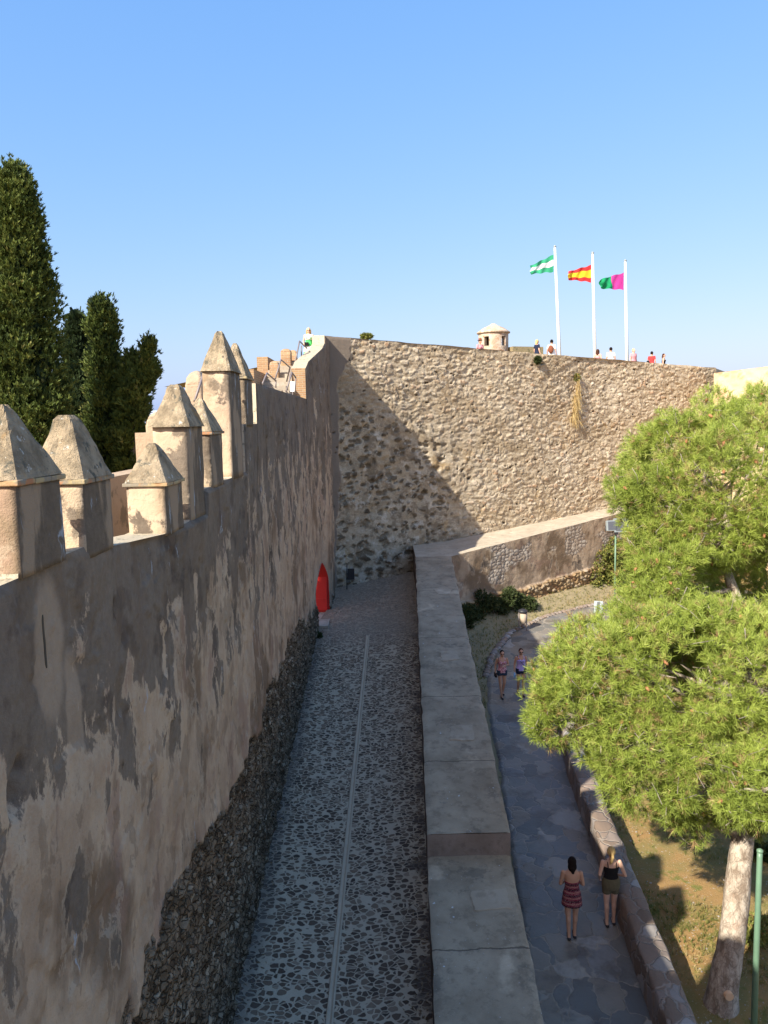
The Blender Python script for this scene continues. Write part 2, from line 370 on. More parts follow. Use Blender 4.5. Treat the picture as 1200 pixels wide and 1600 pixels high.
c = k.mix(mk, mort, stn)
# dirt and moss spreading from the parapet side
dr = k.math('ADD', k.math('MULTIPLY', k.noise(1.3, 6, .65), 1.1), k.math('MULTIPLY', k.math('SUBTRACT', X, k.math('MULTIPLY', Y, .031)), .42))
c = k.mix(k.math('MULTIPLY', k.st(.58, .72, dr), .8), c, k.mix(k.noise(12, 5, .7), (.06, .045, .034), (.17, .13, .10)))
dl = k.math('SUBTRACT', k.math('MULTIPLY', k.noise(1.6, 6, .65), .5), k.math('MULTIPLY', k.math('ADD', X, 2.3), .9))
c = k.mix(k.math('MULTIPLY', k.st(.15, .5, dl), .6), c, (.10, .085, .07))
dust = k.mix(k.noise(5, 6, .75), (.17, .125, .085), (.42, .33, .24))
c = k.mix(k.math('MULTIPLY', far, .75), c, dust)
k.col(c); k.bump(mk, .9, .03); k.bump(k.noise(28, 5, .7), .5, .02); M_COB = k.m
k = Mt('gutter_mortar', .85, .25); k.col(k.mix(k.noise(7, 6, .7), (.44, .34, .225), (.62, .49, .34))).bump(k.noise(40, 4, .7), .5, .01); M_GUT = k.m

# flagstone path, irregular slabs worn smooth
k = Mt('worn_flagstones', .5, .5)
v = k.pos((1, .8, 0), warp=.6, wscale=2.6)
e = k.voro(1.9, v, 'DISTANCE_TO_EDGE'); cl = k.voro(1.9, v, 'F1', 'Color'); rn = k.sep(cl, 0); rn2 = k.sep(cl, 1)
st = k.ramp(rn, [(0, (.12, .115, .10)), (.3, (.20, .185, .155)), (.55, (.27, .24, .19)), (.8, (.25, .19, .13)), (1, (.40, .36, .30))])
st = k.mix(k.math('MULTIPLY', k.st(.6, .9, rn2), .6), st, (.17, .17, .17))
st = k.mix(k.math('MULTIPLY', k.noise(6, 6, .75), .7), st, k.mix(.5, st, (.07, .06, .055)))
c = k.mix(k.math('MULTIPLY_ADD', k.st(.0, .04, k.math('ADD', e, k.math('MULTIPLY', k.math('SUBTRACT', k.noise(12, 5), .5), .07))), .6, .4), k.mix(k.noise(9, 5, .7), (.24, .19, .14), (.46, .39, .30)), st)
c = k.mix(k.math('MULTIPLY', k.st(.5, .66, k.noise(.9, 6, .65)), .75), c, (.10, .075, .055))
k.col(c); k.set(k.b.inputs['Roughness'], k.math('MULTIPLY_ADD', k.noise(4, 5, .7), .5, .25))
k.bump(k.st(.0, .05, e), .5, .02); k.bump(k.noise(9, 6, .7), .5, .03); M_FLAG = k.m
k = Mt('low_wall_stone', .85, .25)
v = k.pos((1, 1, 1), warp=.25, wscale=3)
e = k.voro(2.6, v, 'DISTANCE_TO_EDGE'); rn = k.sep(k.voro(2.6, v, 'F1', 'Color'), 0)
c = k.mix(k.st(.02, .06, e), (.33, .27, .22), k.ramp(rn, [(0, (.20, .14, .10)), (.5, (.30, .22, .17)), (.8, (.27, .24, .22)), (1, (.44, .40, .36))]))
c = k.mix(k.math('MULTIPLY', k.noise(14, 6, .75), .5), c, (.10, .08, .06))
k.col(c).bump(k.st(0, .07, e), .8, .03); k.bump(k.noise(20, 5, .7), .6, .02); M_LOW = k.m

k = Mt('dry_grass_soil', .97, .05)
c = k.mix(k.st(.4, .6, k.noise(.7, 6, .65)), (.46, .27, .105), (.32, .25, .09))
c = k.mix(k.st(.52, .66, k.noise(1.9, 6, .7)), c, (.20, .21, .05))
c = k.mix(k.math('MULTIPLY', k.noise(45, 4, .8), .6), c, (.12, .085, .04))
c = k.mix(k.st(.62, .66, k.noise(21, 4, .7)), c, (.50, .44, .36))
k.col(c).bump(k.noise(16, 6, .8), .9, .06); M_SOIL = k.m
k = Mt('dry_verge', .97, .05)
c = k.mix(k.noise(2.3, 6, .7), (.22, .17, .095), (.38, .31, .18)); c = k.mix(k.st(.55, .68, k.noise(4, 6, .7)), c, (.10, .10, .05))
k.col(c).bump(k.noise(20, 6, .8), .9, .05); M_VERGE = k.m
M_HILL = simple('hazy_hill', (.42, .47, .55), .95, .05, .06, .01)

def leafmat(name, stops, rough=.6, transl=.3):
    k = Mt(name, rough, .25); a = k.attr('rnd')
    c = k.ramp(a, stops); k.col(c)
    tr = k.n('ShaderNodeBsdfTranslucent'); k.set(tr.inputs['Color'], c)
    ms = k.n('ShaderNodeMixShader'); ms.inputs[0].default_value = transl
    k.t.links.new(k.b.outputs[0], ms.inputs[1]); k.t.links.new(tr.outputs[0], ms.inputs[2])
    k.t.links.new(ms.outputs[0], k.t.nodes['Material Output'].inputs['Surface']); return k.m
M_NEEDLE = leafmat('pine_needles', [(0, (.15, .185, .035)), (.35, (.29, .36, .065)), (.75, (.43, .50, .10)), (.93, (.58, .61, .19)), (.95, (.44, .30, .14)), (1, (.40, .25, .13))], .5, .35)
M_CYP = leafmat('cypress_scales', [(0, (.04, .06, .015)), (.5, (.085, .12, .025)), (.9, (.17, .20, .045)), (1, (.24, .23, .08))], .7, .15)
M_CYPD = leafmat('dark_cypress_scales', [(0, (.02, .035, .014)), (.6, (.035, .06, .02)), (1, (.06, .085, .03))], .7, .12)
M_BUSH = leafmat('bush_leaves', [(0, (.03, .045, .015)), (.6, (.06, .08, .025)), (1, (.11, .12, .04))], .6, .2)
M_IVY = leafmat('ivy_leaves', [(0, (.10, .12, .03)), (.5, (.20, .22, .05)), (.8, (.33, .30, .08)), (1, (.30, .17, .07))], .6, .3)
M_GRASS = leafmat('grass_blades', [(0, (.12, .14, .03)), (.45, (.22, .22, .06)), (.8, (.40, .30, .12)), (1, (.5, .38, .18))], .7, .3)
M_STRAW = leafmat('straw', [(0, (.40, .27, .10)), (1, (.62, .48, .24))], .8, .2)
k = Mt('pine_bark', .95, .1)
v = k.pos((1, 1, .35), warp=.1, wscale=5); e = k.voro(9, v, 'DISTANCE_TO_EDGE')
pl_ = k.noise(7, 6, .7, k.pos((1, 1, .4), warp=.2, wscale=6))
c = k.mix(k.st(.35, .65, pl_), (.22, .165, .12), (.50, .42, .33)); c = k.mix(k.st(.58, .7, k.noise(2.2, 5, .6)), c, (.30, .20, .14))
c = k.mix(k.math('MULTIPLY', k.st(.05, .0, e), .45), c, (.10, .075, .055))
k.col(c).bump(pl_, 1, .05); k.bump(k.noise(40, 4, .7), .6, .012); M_BARK = k.m
k = Mt('dead_twig', .9, .1); k.col((.30, .25, .21)); M_TWIG = k.m
M_GREENP = simple('green_painted_steel', (.13, .22, .14), .45, .5, .15, 8)
M_GREY = simple('grey_cast_metal', (.26, .29, .29), .4, .5, .12, 14)
M_GLASS = simple('floodlight_glass', (.10, .10, .11), .12, .6, .1, 5)
M_DARK = simple('dark_metal', (.025, .025, .028), .5, .4)
M_STEEL = simple('handrail_steel', (.20, .165, .155), .45, .5, .15, 12)
M_POLE = simple('white_pole_paint', (.80, .80, .80), .4, .5, .04)
M_RED = simple('red_painted_board', (.58, .025, .02), .55, .4, .08, 6)
M_BIN = simple('bin_slats', (.42, .33, .24), .7, .3, .25, 25)
M_STAIR = concrete('stair_stone', (.40, .33, .25), (.52, .45, .36), speck=False)
def cloth(name, c, var=.15, sc=25): return simple(name, c, .9, .1, var, sc, bump=.3)
M_SKIN = simple('tanned_skin', (.50, .27, .17), .55, .35, .08, 12)
M_SKIN2 = simple('light_skin', (.62, .37, .26), .55, .35, .08, 12)
M_HBLK = cloth('dark_hair', (.015, .010, .008), .3, 60)
M_HBRN = cloth('brown_hair', (.07, .03, .018), .3, 60)
M_HBLD = cloth('blond_hair', (.62, .42, .17), .25, 60)
M_WHITE = cloth('white_cloth', (.78, .77, .75)); M_NAVY = cloth('navy_cloth', (.02, .025, .05)); M_DENIM = cloth('dark_denim', (.035, .05, .075), .3)
M_LILAC = cloth('lilac_cloth', (.44, .36, .68)); M_BLACKC = cloth('black_cloth', (.018, .017, .018)); M_OLIVE = cloth('olive_shorts_cloth', (.12, .10, .06), .3)
M_PINKC = cloth('pink_cloth', (.65, .28, .30)); M_REDC = cloth('red_cloth', (.50, .05, .05)); M_BROWN = cloth('brown_leather', (.20, .07, .04))
M_GREENC = cloth('green_cloth', (.10, .58, .16)); M_SHOE = simple('shoe_leather', (.04, .03, .03), .5, .4); M_WATER = simple('blue_plastic', (.25, .50, .80), .2, .6)
M_LIP = simple('lips', (.38, .12, .10), .5, .4)
k = Mt('floral_pink_cloth', .9, .1); k.col(k.mix(k.st(.45, .55, k.noise(26, 3, .6, k.pos(obj=True))), (.42, .13, .17), (.66, .42, .42))); M_FLORAL = k.m
k = Mt('striped_red_skirt', .9, .1)
z = k.sep(k.pos(obj=True, warp=.02, wscale=30), 2)
b1 = k.math('FRACT', k.math('MULTIPLY', z, 9.5))
c = k.ramp(b1, [(0, (.06, .012, .02)), (.3, (.20, .02, .04)), (.5, (.30, .16, .12)), (.62, (.20, .02, .04)), (.85, (.035, .012, .02)), (1, (.06, .012, .02))])
c = k.mix(k.math('MULTIPLY', k.st(.5, .6, k.noise(60, 2, .6, k.pos(obj=True))), .35), c, (.50, .30, .28)); k.col(c); M_STRIPE = k.m

# ------------------------------------------------------------------ geometry of the site
def wx(Y):          # x of the great wall's outer face
    return np.interp(Y, [-6, 12, 29.9, 32.3, 35.3], [-2.74, -2.70, -2.66, -2.31, -2.24])
def walk(Y): return .3+.1*(np.asarray(Y, float)-12)
def gnd(Y): return -.2+.055*(np.asarray(Y, float)-15)
def pxl(Y): return .70+.0318*(np.asarray(Y, float)-14.4)      # inner edge of the parapet
PW = 1.58

# ground sheet: rolling soil reaching the horizon
xs = np.concatenate([-np.geomspace(3000, 12, 24), np.linspace(-10, 40, 140), np.geomspace(44, 3000, 24)])
ys = np.concatenate([-np.geomspace(3000, 12, 20), np.linspace(-8, 45, 150), np.geomspace(50, 3000, 24)])
XX, YY = np.meshgrid(xs, ys, indexing='ij')
ZZ = gnd(np.clip(YY, -10, 40)) - .12 + (fbm(XX*.5, YY*.5, 3)-.5)*.30*sstep(5.6, 7.5, XX)
ZZ = np.where(XX < 5.2, gnd(np.clip(YY, -10, 40))-.12, ZZ)
ZZ = np.where(XX < 2.2, -2.2, ZZ) ; far = np.hypot(XX, YY); ZZ = ZZ - sstep(60, 300, far)*25
tag(grid('ground', np.stack([XX, YY, ZZ], -1), M_SOIL, flip=False), kind='structure')
# hazy far ridge
n = 90; th = np.linspace(R(40), R(160), n)
P = np.zeros((n, 6, 3)); hh = 60+70*fbm(th*4, th*0, 5)
for j, f in enumerate(np.linspace(0, 1, 6)):
    P[:, j, 0] = np.cos(th)*(2500+250*f); P[:, j, 1] = np.sin(th)*(2500+250*f); P[:, j, 2] = -28+hh*math.sin(f*math.pi/2)
tag(grid('hills', P, M_HILL), kind='structure')

# cobbled ramp
Ys = np.arange(-4, 35.4, .12); us = np.linspace(0, 1, 40)
YY, UU = np.meshgrid(Ys, us, indexing='ij')
XX = (wx(YY)-.15)*(1-UU)+(pxl(YY)+.15)*UU
def wz(X, Y): return walk(Y) + .03*np.cos((X+.85)*1.6)*-1 + (fbm(X*1.4, Y*1.4, 8)-.5)*.05
ZZ = wz(XX, YY)
tag(grid('cobbled_ramp', np.stack([XX, YY, ZZ], -1), M_COB, flip=True), kind='structure')
YY, UU = np.meshgrid(np.arange(34.9, 40.5, .12), us, indexing='ij'); XX = -2.6+UU*5.0
tag(grid('ramp_end_paving', np.stack([XX, YY, wz(XX, YY)-.004+sstep(35, 37, YY)*.05], -1), M_COB, flip=True), kind='structure')
# gutter with two raised lips
def gx(Y): return -1.06+(Y-12)*.0205
Yg = np.arange(-4, 29.5, .1); prof = [(-.065, -.004), (-.055, .022), (-.03, .024), (-.02, -.012), (.02, -.012), (.03, .024), (.055, .022), (.065, -.004)]
P = np.zeros((len(Yg), len(prof), 3))
for j, (a, b) in enumerate(prof):
    X = gx(Yg)+a+(fbm(Yg*2, Yg*0+j, 4)-.5)*.012; P[:, j, 0] = X; P[:, j, 1] = Yg; P[:, j, 2] = wz(gx(Yg), Yg)+.018+b*.8+(fbm(Yg*3, Yg*0+j, 14)-.5)*.006
tag(grid('gutter', P, M_GUT, flip=True), kind='structure')

# ---- the great battlemented wall on the left
TH = .5
steps = [(-6, 8.75), (4.1, 8.9), (5.87, 8.93), (7.88, 8.84), (8.4, 8.70), (9.85, 8.68), (11.1, 8.70), (12.02, 9.05), (13.5, 9.07), (14.3, 9.09), (15.75, 10.03), (17.4, 10.9), (28.75, 10.93)]
def topz(Y):
    Y = np.asarray(Y, float); z = np.full(Y.shape, 8.75)
    for y0, zz in steps: z = np.where(Y >= y0, zz, z)
    z = np.where((Y >= 7.95) & (Y < 9.85), 8.82-(Y-7.95)*.075, z)
    z = np.where(Y >= 28.75, np.interp(Y, [28.75, 29.3, 33.4, 33.41, 35.3], [11.98, 12.13, 13.30, 13.62, 13.66]), z)
    return z
base = np.r_[np.arange(-5, 4, .1), np.arange(4, 20, .036), np.arange(20, 35.31, .055)]; ex = []
for y0, zz in steps[1:]: ex += [y0-.004, y0+.001]
for y0 in (33.4,): ex += [y0-.002, y0+.012]
DY0, DY1 = 30.0, 32.36      # the arched door
dd = np.abs(np.linspace(-1, 1, 22)); ex += list(DY0+(DY1-DY0)*(np.linspace(0, 1, 24)))
Yc = np.array(sorted(set(np.round(list(base)+ex, 4))))
bandY = [-5, 6.8, 11, 16, 19.7, 24, 28.4, 30, 33, 35.3]; bandZ = [4.4, 4.2, 3.85, 3.95, 4.0, 3.7, 3.4, 3.0, 2.6, 2.6]
def wallface(Yv, V):       # returns x offset and attributes
    b = np.interp(Yv, bandY, bandZ) + (fbm(Yv*.8, V*.8, 21)-.5)*1.1 + (fbm(Yv*3.2, V*3.2, 25)-.5)*.45
    rubm = sstep(.01, -.025, V-b)
    F1, F2, ID, ID2 = voro(Yv/.21+fbm(Yv*4, V*4, 31)*.8, V/.13+fbm(Yv*4, V*4, 33)*.8, 40, 1.0)
    e = F2-F1; st = sstep(.02, .10, e)*(ID2 > .25)
    rub_d = st*(.005+.07*ID)+ (fbm(Yv*7, V*7, 51, 4)-.5)*.08 - .055 + .10*sstep(2.4, .2, V-walk(Yv)) + .14*sstep(3, 0, V-walk(Yv))*0
    pl_d = .03+(fbm(Yv*.45, V*.45, 61)-.5)*.14+(fbm(Yv*2.5, V*2.5, 62)-.5)*.045
    # flaked patches: shallow recesses with crisp rims
    pl_d = pl_d+.0*V; fl = fbm(Yv*.9, V*.75, 71, 5); pl_d = pl_d-.022*sstep(.55, .565, fl)-.02*sstep(.60, .61, fbm(Yv*1.7, V*.9, 75, 4))
    hole = np.exp(-(((Yv-5.55)/.09)**2+((V-7.34)/.13)**2)); hole2 = np.exp(-(((Yv-5.66)/.05)**2+((V-7.52)/.08)**2))
    pl_d = pl_d-.16*np.clip(hole*1.5, 0, 1)-.1*hole2
    return pl_d*(1-rubm)+rub_d*rubm + rubm*.0, rubm, ID, st, np.clip(hole*1.4+hole2, 0, 1)
wallE = empty('battlement_wall', (-2.9, 15, 0), 'great plastered fortress wall with stained face and pyramid topped merlons along the cobbled ramp', 'wall')
nz = 330
def wface_part(Ya, za, zb, nz, name='wall'):
    YY = np.repeat(Ya[:, None], nz, 1); ff = np.linspace(0, 1, nz)[None, :]
    VV = za[:, None]*(1-ff)+zb[:, None]*ff
    d, rb, ID, st, ho = wallface(YY, VV)
    edge = sstep(0, .06, (zb[:, None]-VV)); d = d*edge
    P = np.stack([wx(YY)+d-.03, YY, VV], -1)
    return P, rb, ID, st, zb[:, None]-VV
def add_face(Ya, za, zb, nz, nm):
    P, rb, ID, st, dt = wface_part(Ya, za, zb, nz)
    return grid(nm, P, M_LEFT, wallE, True, dict(rub=rb, rnd=ID, stm=st, dtp=dt), flip=False)
def door_top(Y):
    u = np.clip(np.abs((Y-(DY0+DY1)/2)/((DY1-DY0)/2)), 0, 1)
    return float(walk(31.3))+1.35+.95*(1-u**1.25)**.8
A = Yc[Yc <= DY0+1e-4]; B = Yc[(Yc >= DY0-1e-4) & (Yc <= DY1+1e-4)]; Cc = Yc[Yc >= DY1-1e-4]
add_face(A, walk(A)-.6, topz(A), nz, 'wall_face'); add_face(B, door_top(B), topz(B), nz, 'wall_face'); add_face(Cc, walk(Cc)-.6, topz(Cc), nz, 'wall_face')
# wall top, inner face
nt = 9; YY = np.repeat(Yc[:, None], nt, 1); T = np.linspace(0, 1, nt)[None, :]
zt = topz(Yc)[:, None]+(fbm(YY*2, T*2, 91)-.5)*.03*np.sin(T*math.pi)
P = np.stack([wx(YY)-.03-TH*T, YY, zt+T*0], -1)
k = Mt('sill_mortar', .95, .1); c = k.mix(k.noise(3, 6, .7), (.40, .33, .22), (.56, .48, .35)); c = k.mix(k.st(.55, .65, k.noise(6, 5, .7)), c, (.22, .19, .13)); k.col(c).bump(k.noise(18, 6, .75), .8, .03); M_SILL = k.m
grid('coping', P, M_SILL, wallE, False, flip=False)
P = np.stack([np.repeat((wx(Yc)-.03-TH)[:, None], 2, 1), np.repeat(Yc[:, None], 2, 1), np.stack([topz(Yc), np.maximum(walk(Yc), 2)], 1)], -1)
m_ = (Yc < DY0) ; grid('inner_face', P[m_], M_MERLON, wallE, False); m_ = (Yc > DY1); grid('inner_face', P[m_], M_MERLON, wallE, False)
m_ = (Yc >= DY0-1e-3) & (Yc <= DY1+1e-3); Q = P[m_].copy(); Q[:, 1, 2] = door_top(Yc[m_])
grid('inner_face', Q, M_MERLON, wallE, False)
# brick sunlit end of the stair parapet (proud of the core)
b = MB(); zb, zt_ = 10.9, 11.985
x1 = float(wx(28.75))-.036; b.box((x1-.25+.0, 28.735, (zb+zt_)/2-.004), (.49, .03, zt_-zb+.0)); b.build('brick_end', M_BRICK, wallE)
# door reveal: arch soffit and jambs
npt = 26; tY = np.linspace(DY0, DY1, npt); pts = [(DY0, float(walk(31.3))-.3)]+[(y, float(door_top(y))) for y in tY]+[(DY1, float(walk(31.3))-.3)]
P = np.zeros((len(pts), 2, 3))
for i, (y, z) in enumerate(pts): P[i, 0] = (float(wx(y))-.03, y, z); P[i, 1] = (float(wx(y))-.52, y, z)
k = Mt('reveal_plaster', .9, .1); k.col(k.mix(k.noise(4, 5), (.26, .19, .13), (.38, .28, .2))).bump(k.noise(20, 5, .7), .5, .02); M_REV = k.m
h2_ = len(pts)//2
grid('door_reveal', P[:h2_+1], M_REV, wallE, False); grid('door_reveal', P[h2_:], M_RED, wallE, False)

# merlons
def merlon(y0, y1, zs, zl, tip, capr=.035, sk=0.0, tile=True, round_=False, x_out=None, th=TH, m=None, mc=None, name='merlon', parent=None, seed=0, tipw=.16):
    parent = parent or wallE; xo = float(wx((y0+y1)/2)) if x_out is None else x_out
    rs = random.Random(seed*31+int(y0*100)); nu, nv = 10, 14
    def shaft():
        V = []; Fx = []
        # closed ring subdivided
        per = []
        xa, xb = xo-.002, xo-th
        L = [(xa, y0), (xa, y1), (xb, y1), (xb, y0)]
        for i in range(4):
            a = L[i]; c_ = L[(i+1) % 4]
            for q in range(nu): t = q/nu; per.append((a[0]*(1-t)+c_[0]*t, a[1]*(1-t)+c_[1]*t))
        rr = []
        for j in range(nv+1):
            z = zs-.04+(zl-zs+.04)*j/nv; ring = []
            for (x, y) in per:
                d = (float(fbm(np.array(x*3+y*3.1+seed), np.array(z*3.0), 5))-.5)*.05
                cx, cy = x-(xa+xb)/2, y-(y0+y1)/2; corner = min(1, max(0, (abs(cx)/(th/2)+abs(cy)/((y1-y0)/2)-1.75)*4))
                sc = 1+d/.3*.5-.035*corner
                ring.append(Vector(((xa+xb)/2+cx*sc, (y0+y1)/2+cy*sc, z)))
            rr.append(ring)
        return MB().rings(rr)
    o = shaft().build(name, m or M_MERLON, parent)
    xc, yc = xo-th/2, (y0+y1)/2; hx, hy = th/2+capr, (y1-y0)/2+capr
    if tile:
        b = MB(); nb = max(3, int((y1-y0)/.22)); 
        for i in range(nb):
            a0 = y0-capr+(2*hy)*i/nb; b.box((xc+rs.uniform(-.008, .008), a0+hy/nb, zl+.022+rs.uniform(-.004, .004)), (2*hx-.01, 2*hy/nb-.012, .044), 0)
        bevel(b.build('brick_course', M_TILE, o), .008)
    z0 = zl+(.047 if tile else 0); H = tip-z0; rr = []; nr = 14; n4 = 9
    for j in range(nr+1):
        t = j/nr
        if round_: s_ = math.sqrt(max(0, 1-(t*.97)**2))
        else: s_ = (1-t)*(1-.0)+tipw*t; s_ = s_ - .01*math.sin(t*math.pi)
        if t > .93 and not round_: s_ *= 1-(t-.93)*5
        ring = []
        L = [(-1, -1), (1, -1), (1, 1), (-1, 1)]
        for i in range(4):
            a = L[i]; c_ = L[(i+1) % 4]
            for q in range(n4):
                u = q/n4; x = a[0]*(1-u)+c_[0]*u; y = a[1]*(1-u)+c_[1]*u
                cr = max(0, (abs(x)+abs(y)-1.7)/.3); x *= 1-.08*cr; y *= 1-.08*cr
                d = (float(fbm(np.array(x*2+seed*3+t*2), np.array(y*2+t*4.), 9, 4))-.5)*.42
                sx = s_ if not round_ else (1 if hx < 0 else s_*.35+.65*math.sqrt(max(0, 1-(t*.98)**2)))
                ring.append(Vector((xc+hx*x*(sx+d*.6*(.35+t*.3)), yc+hy*y*(s_+d*.5*(.35+t*.3))+sk*t, z0+H*t)))
        rr.append(ring)
    MB().rings(rr, sm=False).build('cap', mc or M_CAP, o)
    return o
merlon(.6, 4.1, 8.74, 10.2, 10.95, seed=22, tipw=.5)  # out-of-view block, added wider and taller to throw shade on the slope
merlon(5.87, 6.72, 8.93, 9.585, 10.20, seed=1, tipw=.10)
merlon(7.18, 7.93, 8.85, 9.50, 10.13, seed=2, tipw=.24)
merlon(9.86, 10.7, 8.69, 9.27, 9.80, seed=3)
merlon(11.1, 12.04, 8.69, 10.0, 10.60, tile=False, seed=4, tipw=.22, capr=.06)
merlon(12.58, 13.5, 9.06, 9.87, 10.45, seed=5)
merlon(14.33, 15.45, 9.08, 10.97, 11.72, seed=6, tipw=.16, tile=False, capr=.05)
merlon(15.95, 16.8, 10.02, 10.92, 11.65, seed=7, tipw=.14, capr=.04)
# arrow slit: near-black strip on the plaster in place of the slot's shade
b = MB(); zs_ = np.linspace(8.08, 8.52, 12); ds_ = wallface(np.full(12, 6.275), zs_)[0]; xs_ = float(wx(6.275))-.03
b.rings([[Vector((xs_+d_+e_, 6.275+f_*(.016 if 0 < i_ < 11 else .006), z_)) for e_, f_ in ((-.03, -1), (.004, -1), (.004, 1), (-.03, 1))] for i_, (z_, d_) in enumerate(zip(zs_, ds_))], sm=False); o = b.build('arrow_slit_shade', M_DARK, wallE)

# stair walk and inner parapet behind the wall
wkE = empty('wall_walk', (-3.8, 20, 7.5), 'paved wall walk with stone stairs climbing behind the merlons', 'stairs')
b = MB(); b.box((-3.75, 5.5, 6.9), (1.12, 23, 1.7))
z = 7.75; yy = 17.0; i = 0
while yy < 33.0 and z < 12.3:
    z += .18; dy = .60 if yy < 30 else .5
    zb_ = 4 if yy < 24 else 6.4
    b.box((-3.75, yy+dy/2, (z+zb_)/2), (1.12, dy-.004, z-zb_)); yy += dy; i += 1
b.box((-3.6, (yy+40)/2, z/2+2.05), (1.42, 40-yy, z-3.9)); b.build('steps', M_STAIR, wkE)
ZST = z
ipE = empty('inner_parapet', (-4.55, 18, 7), 'inner parapet with round topped merlons on the far side of the wall walk', 'wall')
k = Mt('inner_plaster', .95, .1); c = k.mix(k.noise(1.5, 6, .65), (.34, .25, .165), (.50, .38, .27)); c = k.mix(k.st(.55, .64, k.noise(2.5, 5)), c, (.24, .19, .13)); k.col(c).bump(k.noise(12, 6, .7), .7, .04); M_INN = k.m
b = MB(); yv = -5
for (ya, yb, zt) in [(-5, 8, 8.7), (8, 15.4, 9.22), (15.4, 18.9, 9.9), (18.9, 23, 10.6)]: b.box((-4.55, (ya+yb)/2, (zt+3)/2), (.42, yb-ya-.004, zt-3))
BZ = 6.4
b.build('wall_core', M_INN, ipE)
b = MB()
for (ya, yb, zt) in [(23, 27.5, 11.1), (27.5, 31, 11.9), (31, 36, 12.6)]: b.box((-4.55, (ya+yb)/2, (zt+BZ)/2), (.42, yb-ya-.004, zt-BZ))
b.build('brick_core', M_BRICK, ipE)
rm_ = [(16.1, 16.75, 9.88, 10.05, 10.32, M_INN), (19.5, 20.5, 10.58, 11.0, 11.36, M_INN), (26.6, 27.3, 11.05, 11.3, 11.52, M_BRICK)]
for i, (a, b_, zs, zl, tp, mm) in enumerate(rm_):
    merlon(a, b_, zs, zl, tp, capr=0, tile=False, round_=True, x_out=-4.34, th=.42, m=mm, mc=mm, parent=ipE, seed=40+i)
# brick pillars on the upper stair (sunlit, on the camera side of the woman)
pil = [((423, 603), (436, 564), 30.2), ((441, 603), (455, 545), 31.8), ((453, 603), (464, 547), 33.6)]
for i, (a, b_, Yp) in enumerate(pil):
    A_ = atY(a[0], a[1], Yp); B_ = atY(b_[0], b_[1], Yp)
    e_ = empty('brick_pillar', ((A_.x+B_.x)/2, Yp, A_.z-.6), ['low brick pillar beside the lower handrail of the stairs', 'tall brick pillar between the two upper handrails', 'brick pillar nearest the woman in the green dress'][i], 'pillar', 'brick pillars of the stairs')
    m_ = merlon(Yp-.22, Yp+.22, A_.z-.6, B_.z-.14, B_.z, capr=0, tile=False, round_=True, x_out=B_.x, th=B_.x-A_.x, m=M_BRICK, mc=M_BRICK, parent=e_, seed=50+i, name='shaft')
# handrails
def handrail(pts, label, posts=()):
    c0 = Vector(pts[0]); e_ = empty('handrail', (c0.x, c0.y, c0.z-.3), label, 'handrail', 'steel handrails of the stairs')
    MB().tube(pts, .028, 8).build('rail', M_STEEL, e_)
    for (a, b_) in posts: MB().tube([a, b_], .024, 8).build('post', M_STEEL, e_)
def hr(px, Y0, Y1, label, posts):
    L = [tuple(atY(x, y, Y0+(Y1-Y0)*i/(len(px)-1))) for i, (x, y) in enumerate(px)]
    PP = [(tuple(atY(a, b_, q)), tuple(atY(c_, d_, q))) for a, b_, c_, d_, q in posts]
    handrail(L, label, PP)
hr([(304, 627), (319, 581), (328, 590)], 17.3, 18.6, 'steel handrail behind the tall merlon, lowest on the stairs', [(328, 590, 327, 617, 18.6)])
hr([(410, 600), (417, 583), (431, 595)], 26.2, 27.6, 'steel handrail just above the flat wall top', [(431, 595, 431, 606, 27.6)])
hr([(430, 592), (439, 562), (453, 574), (447, 600)], 28.0, 29.2, 'steel handrail in front of the tall brick pillar', [(453, 574, 452, 605, 29.2)])
hr([(447, 612), (456, 582), (462, 590)], 26.2, 27.0, 'steel handrail with short white sign by the brick wall end', [(462, 590, 461, 614, 27.0)])
hr([(461, 568), (468, 533), (480, 545)], 30.6, 31.8, 'steel handrail beside the woman in the green dress', [(471, 540, 471, 563, 31.1)])
e_ = empty('notice_board', tuple(atY(457, 612, 27.5)), 'small white notice board among the handrails', 'sign'); b = MB(); c_ = atY(457, 604, 27.5); b.box(c_, (.16, .02, .34)); b.build('panel', M_WHITE, e_)
b = MB(); b.tube([c_-Vector((0, .03, .75)), c_+Vector((0, .03, .1))], .015); b.build('post', M_STEEL, e_)

# red door leaf standing open in the arch, sunlit from inside
e_ = empty('red_door', (float(wx(32.2))-.5, 32.33, float(walk(32))), 'bright red door leaf standing open in the pointed arch at the ramp end', 'door')
b = MB(); b.box((float(wx(32.3))-.56, 32.28, float(walk(32))+2.1), (.90, .05, 4.1)); bevel(b.build('leaf', M_RED, e_), .01)
b = MB()
for zz in (.5, 1.9): b.box((float(wx(32.3))-.56, 32.245, float(walk(32))+zz), (.84, .02, .09))
b.build('ledge', M_RED, e_)
# passage floor behind arch
b = MB(); b.box((-3.4, 31.4, float(walk(31.4))-.045), (2.3, 2.6, .1)); o = b.build('passage_floor', M_STAIR); tag(o, kind='structure')

# ---- the parapet and its return
parE = empty('parapet_wall', (1.5, 20, 1), 'broad grey concrete capped parapet stepping down between ramp and footpath', 'wall')
STEP = 14.35
def ptop(Y): return np.where(Y > STEP, 2.22+.0955*(Y-STEP), 1.78+.115*(np.minimum(Y, STEP)-STEP)-.0*(Y))
FM = .6                                      # run of the bastion face
FO = np.array([-2.24, 35.3])
YR = 34.4; XR = float(pxl(YR))+PW
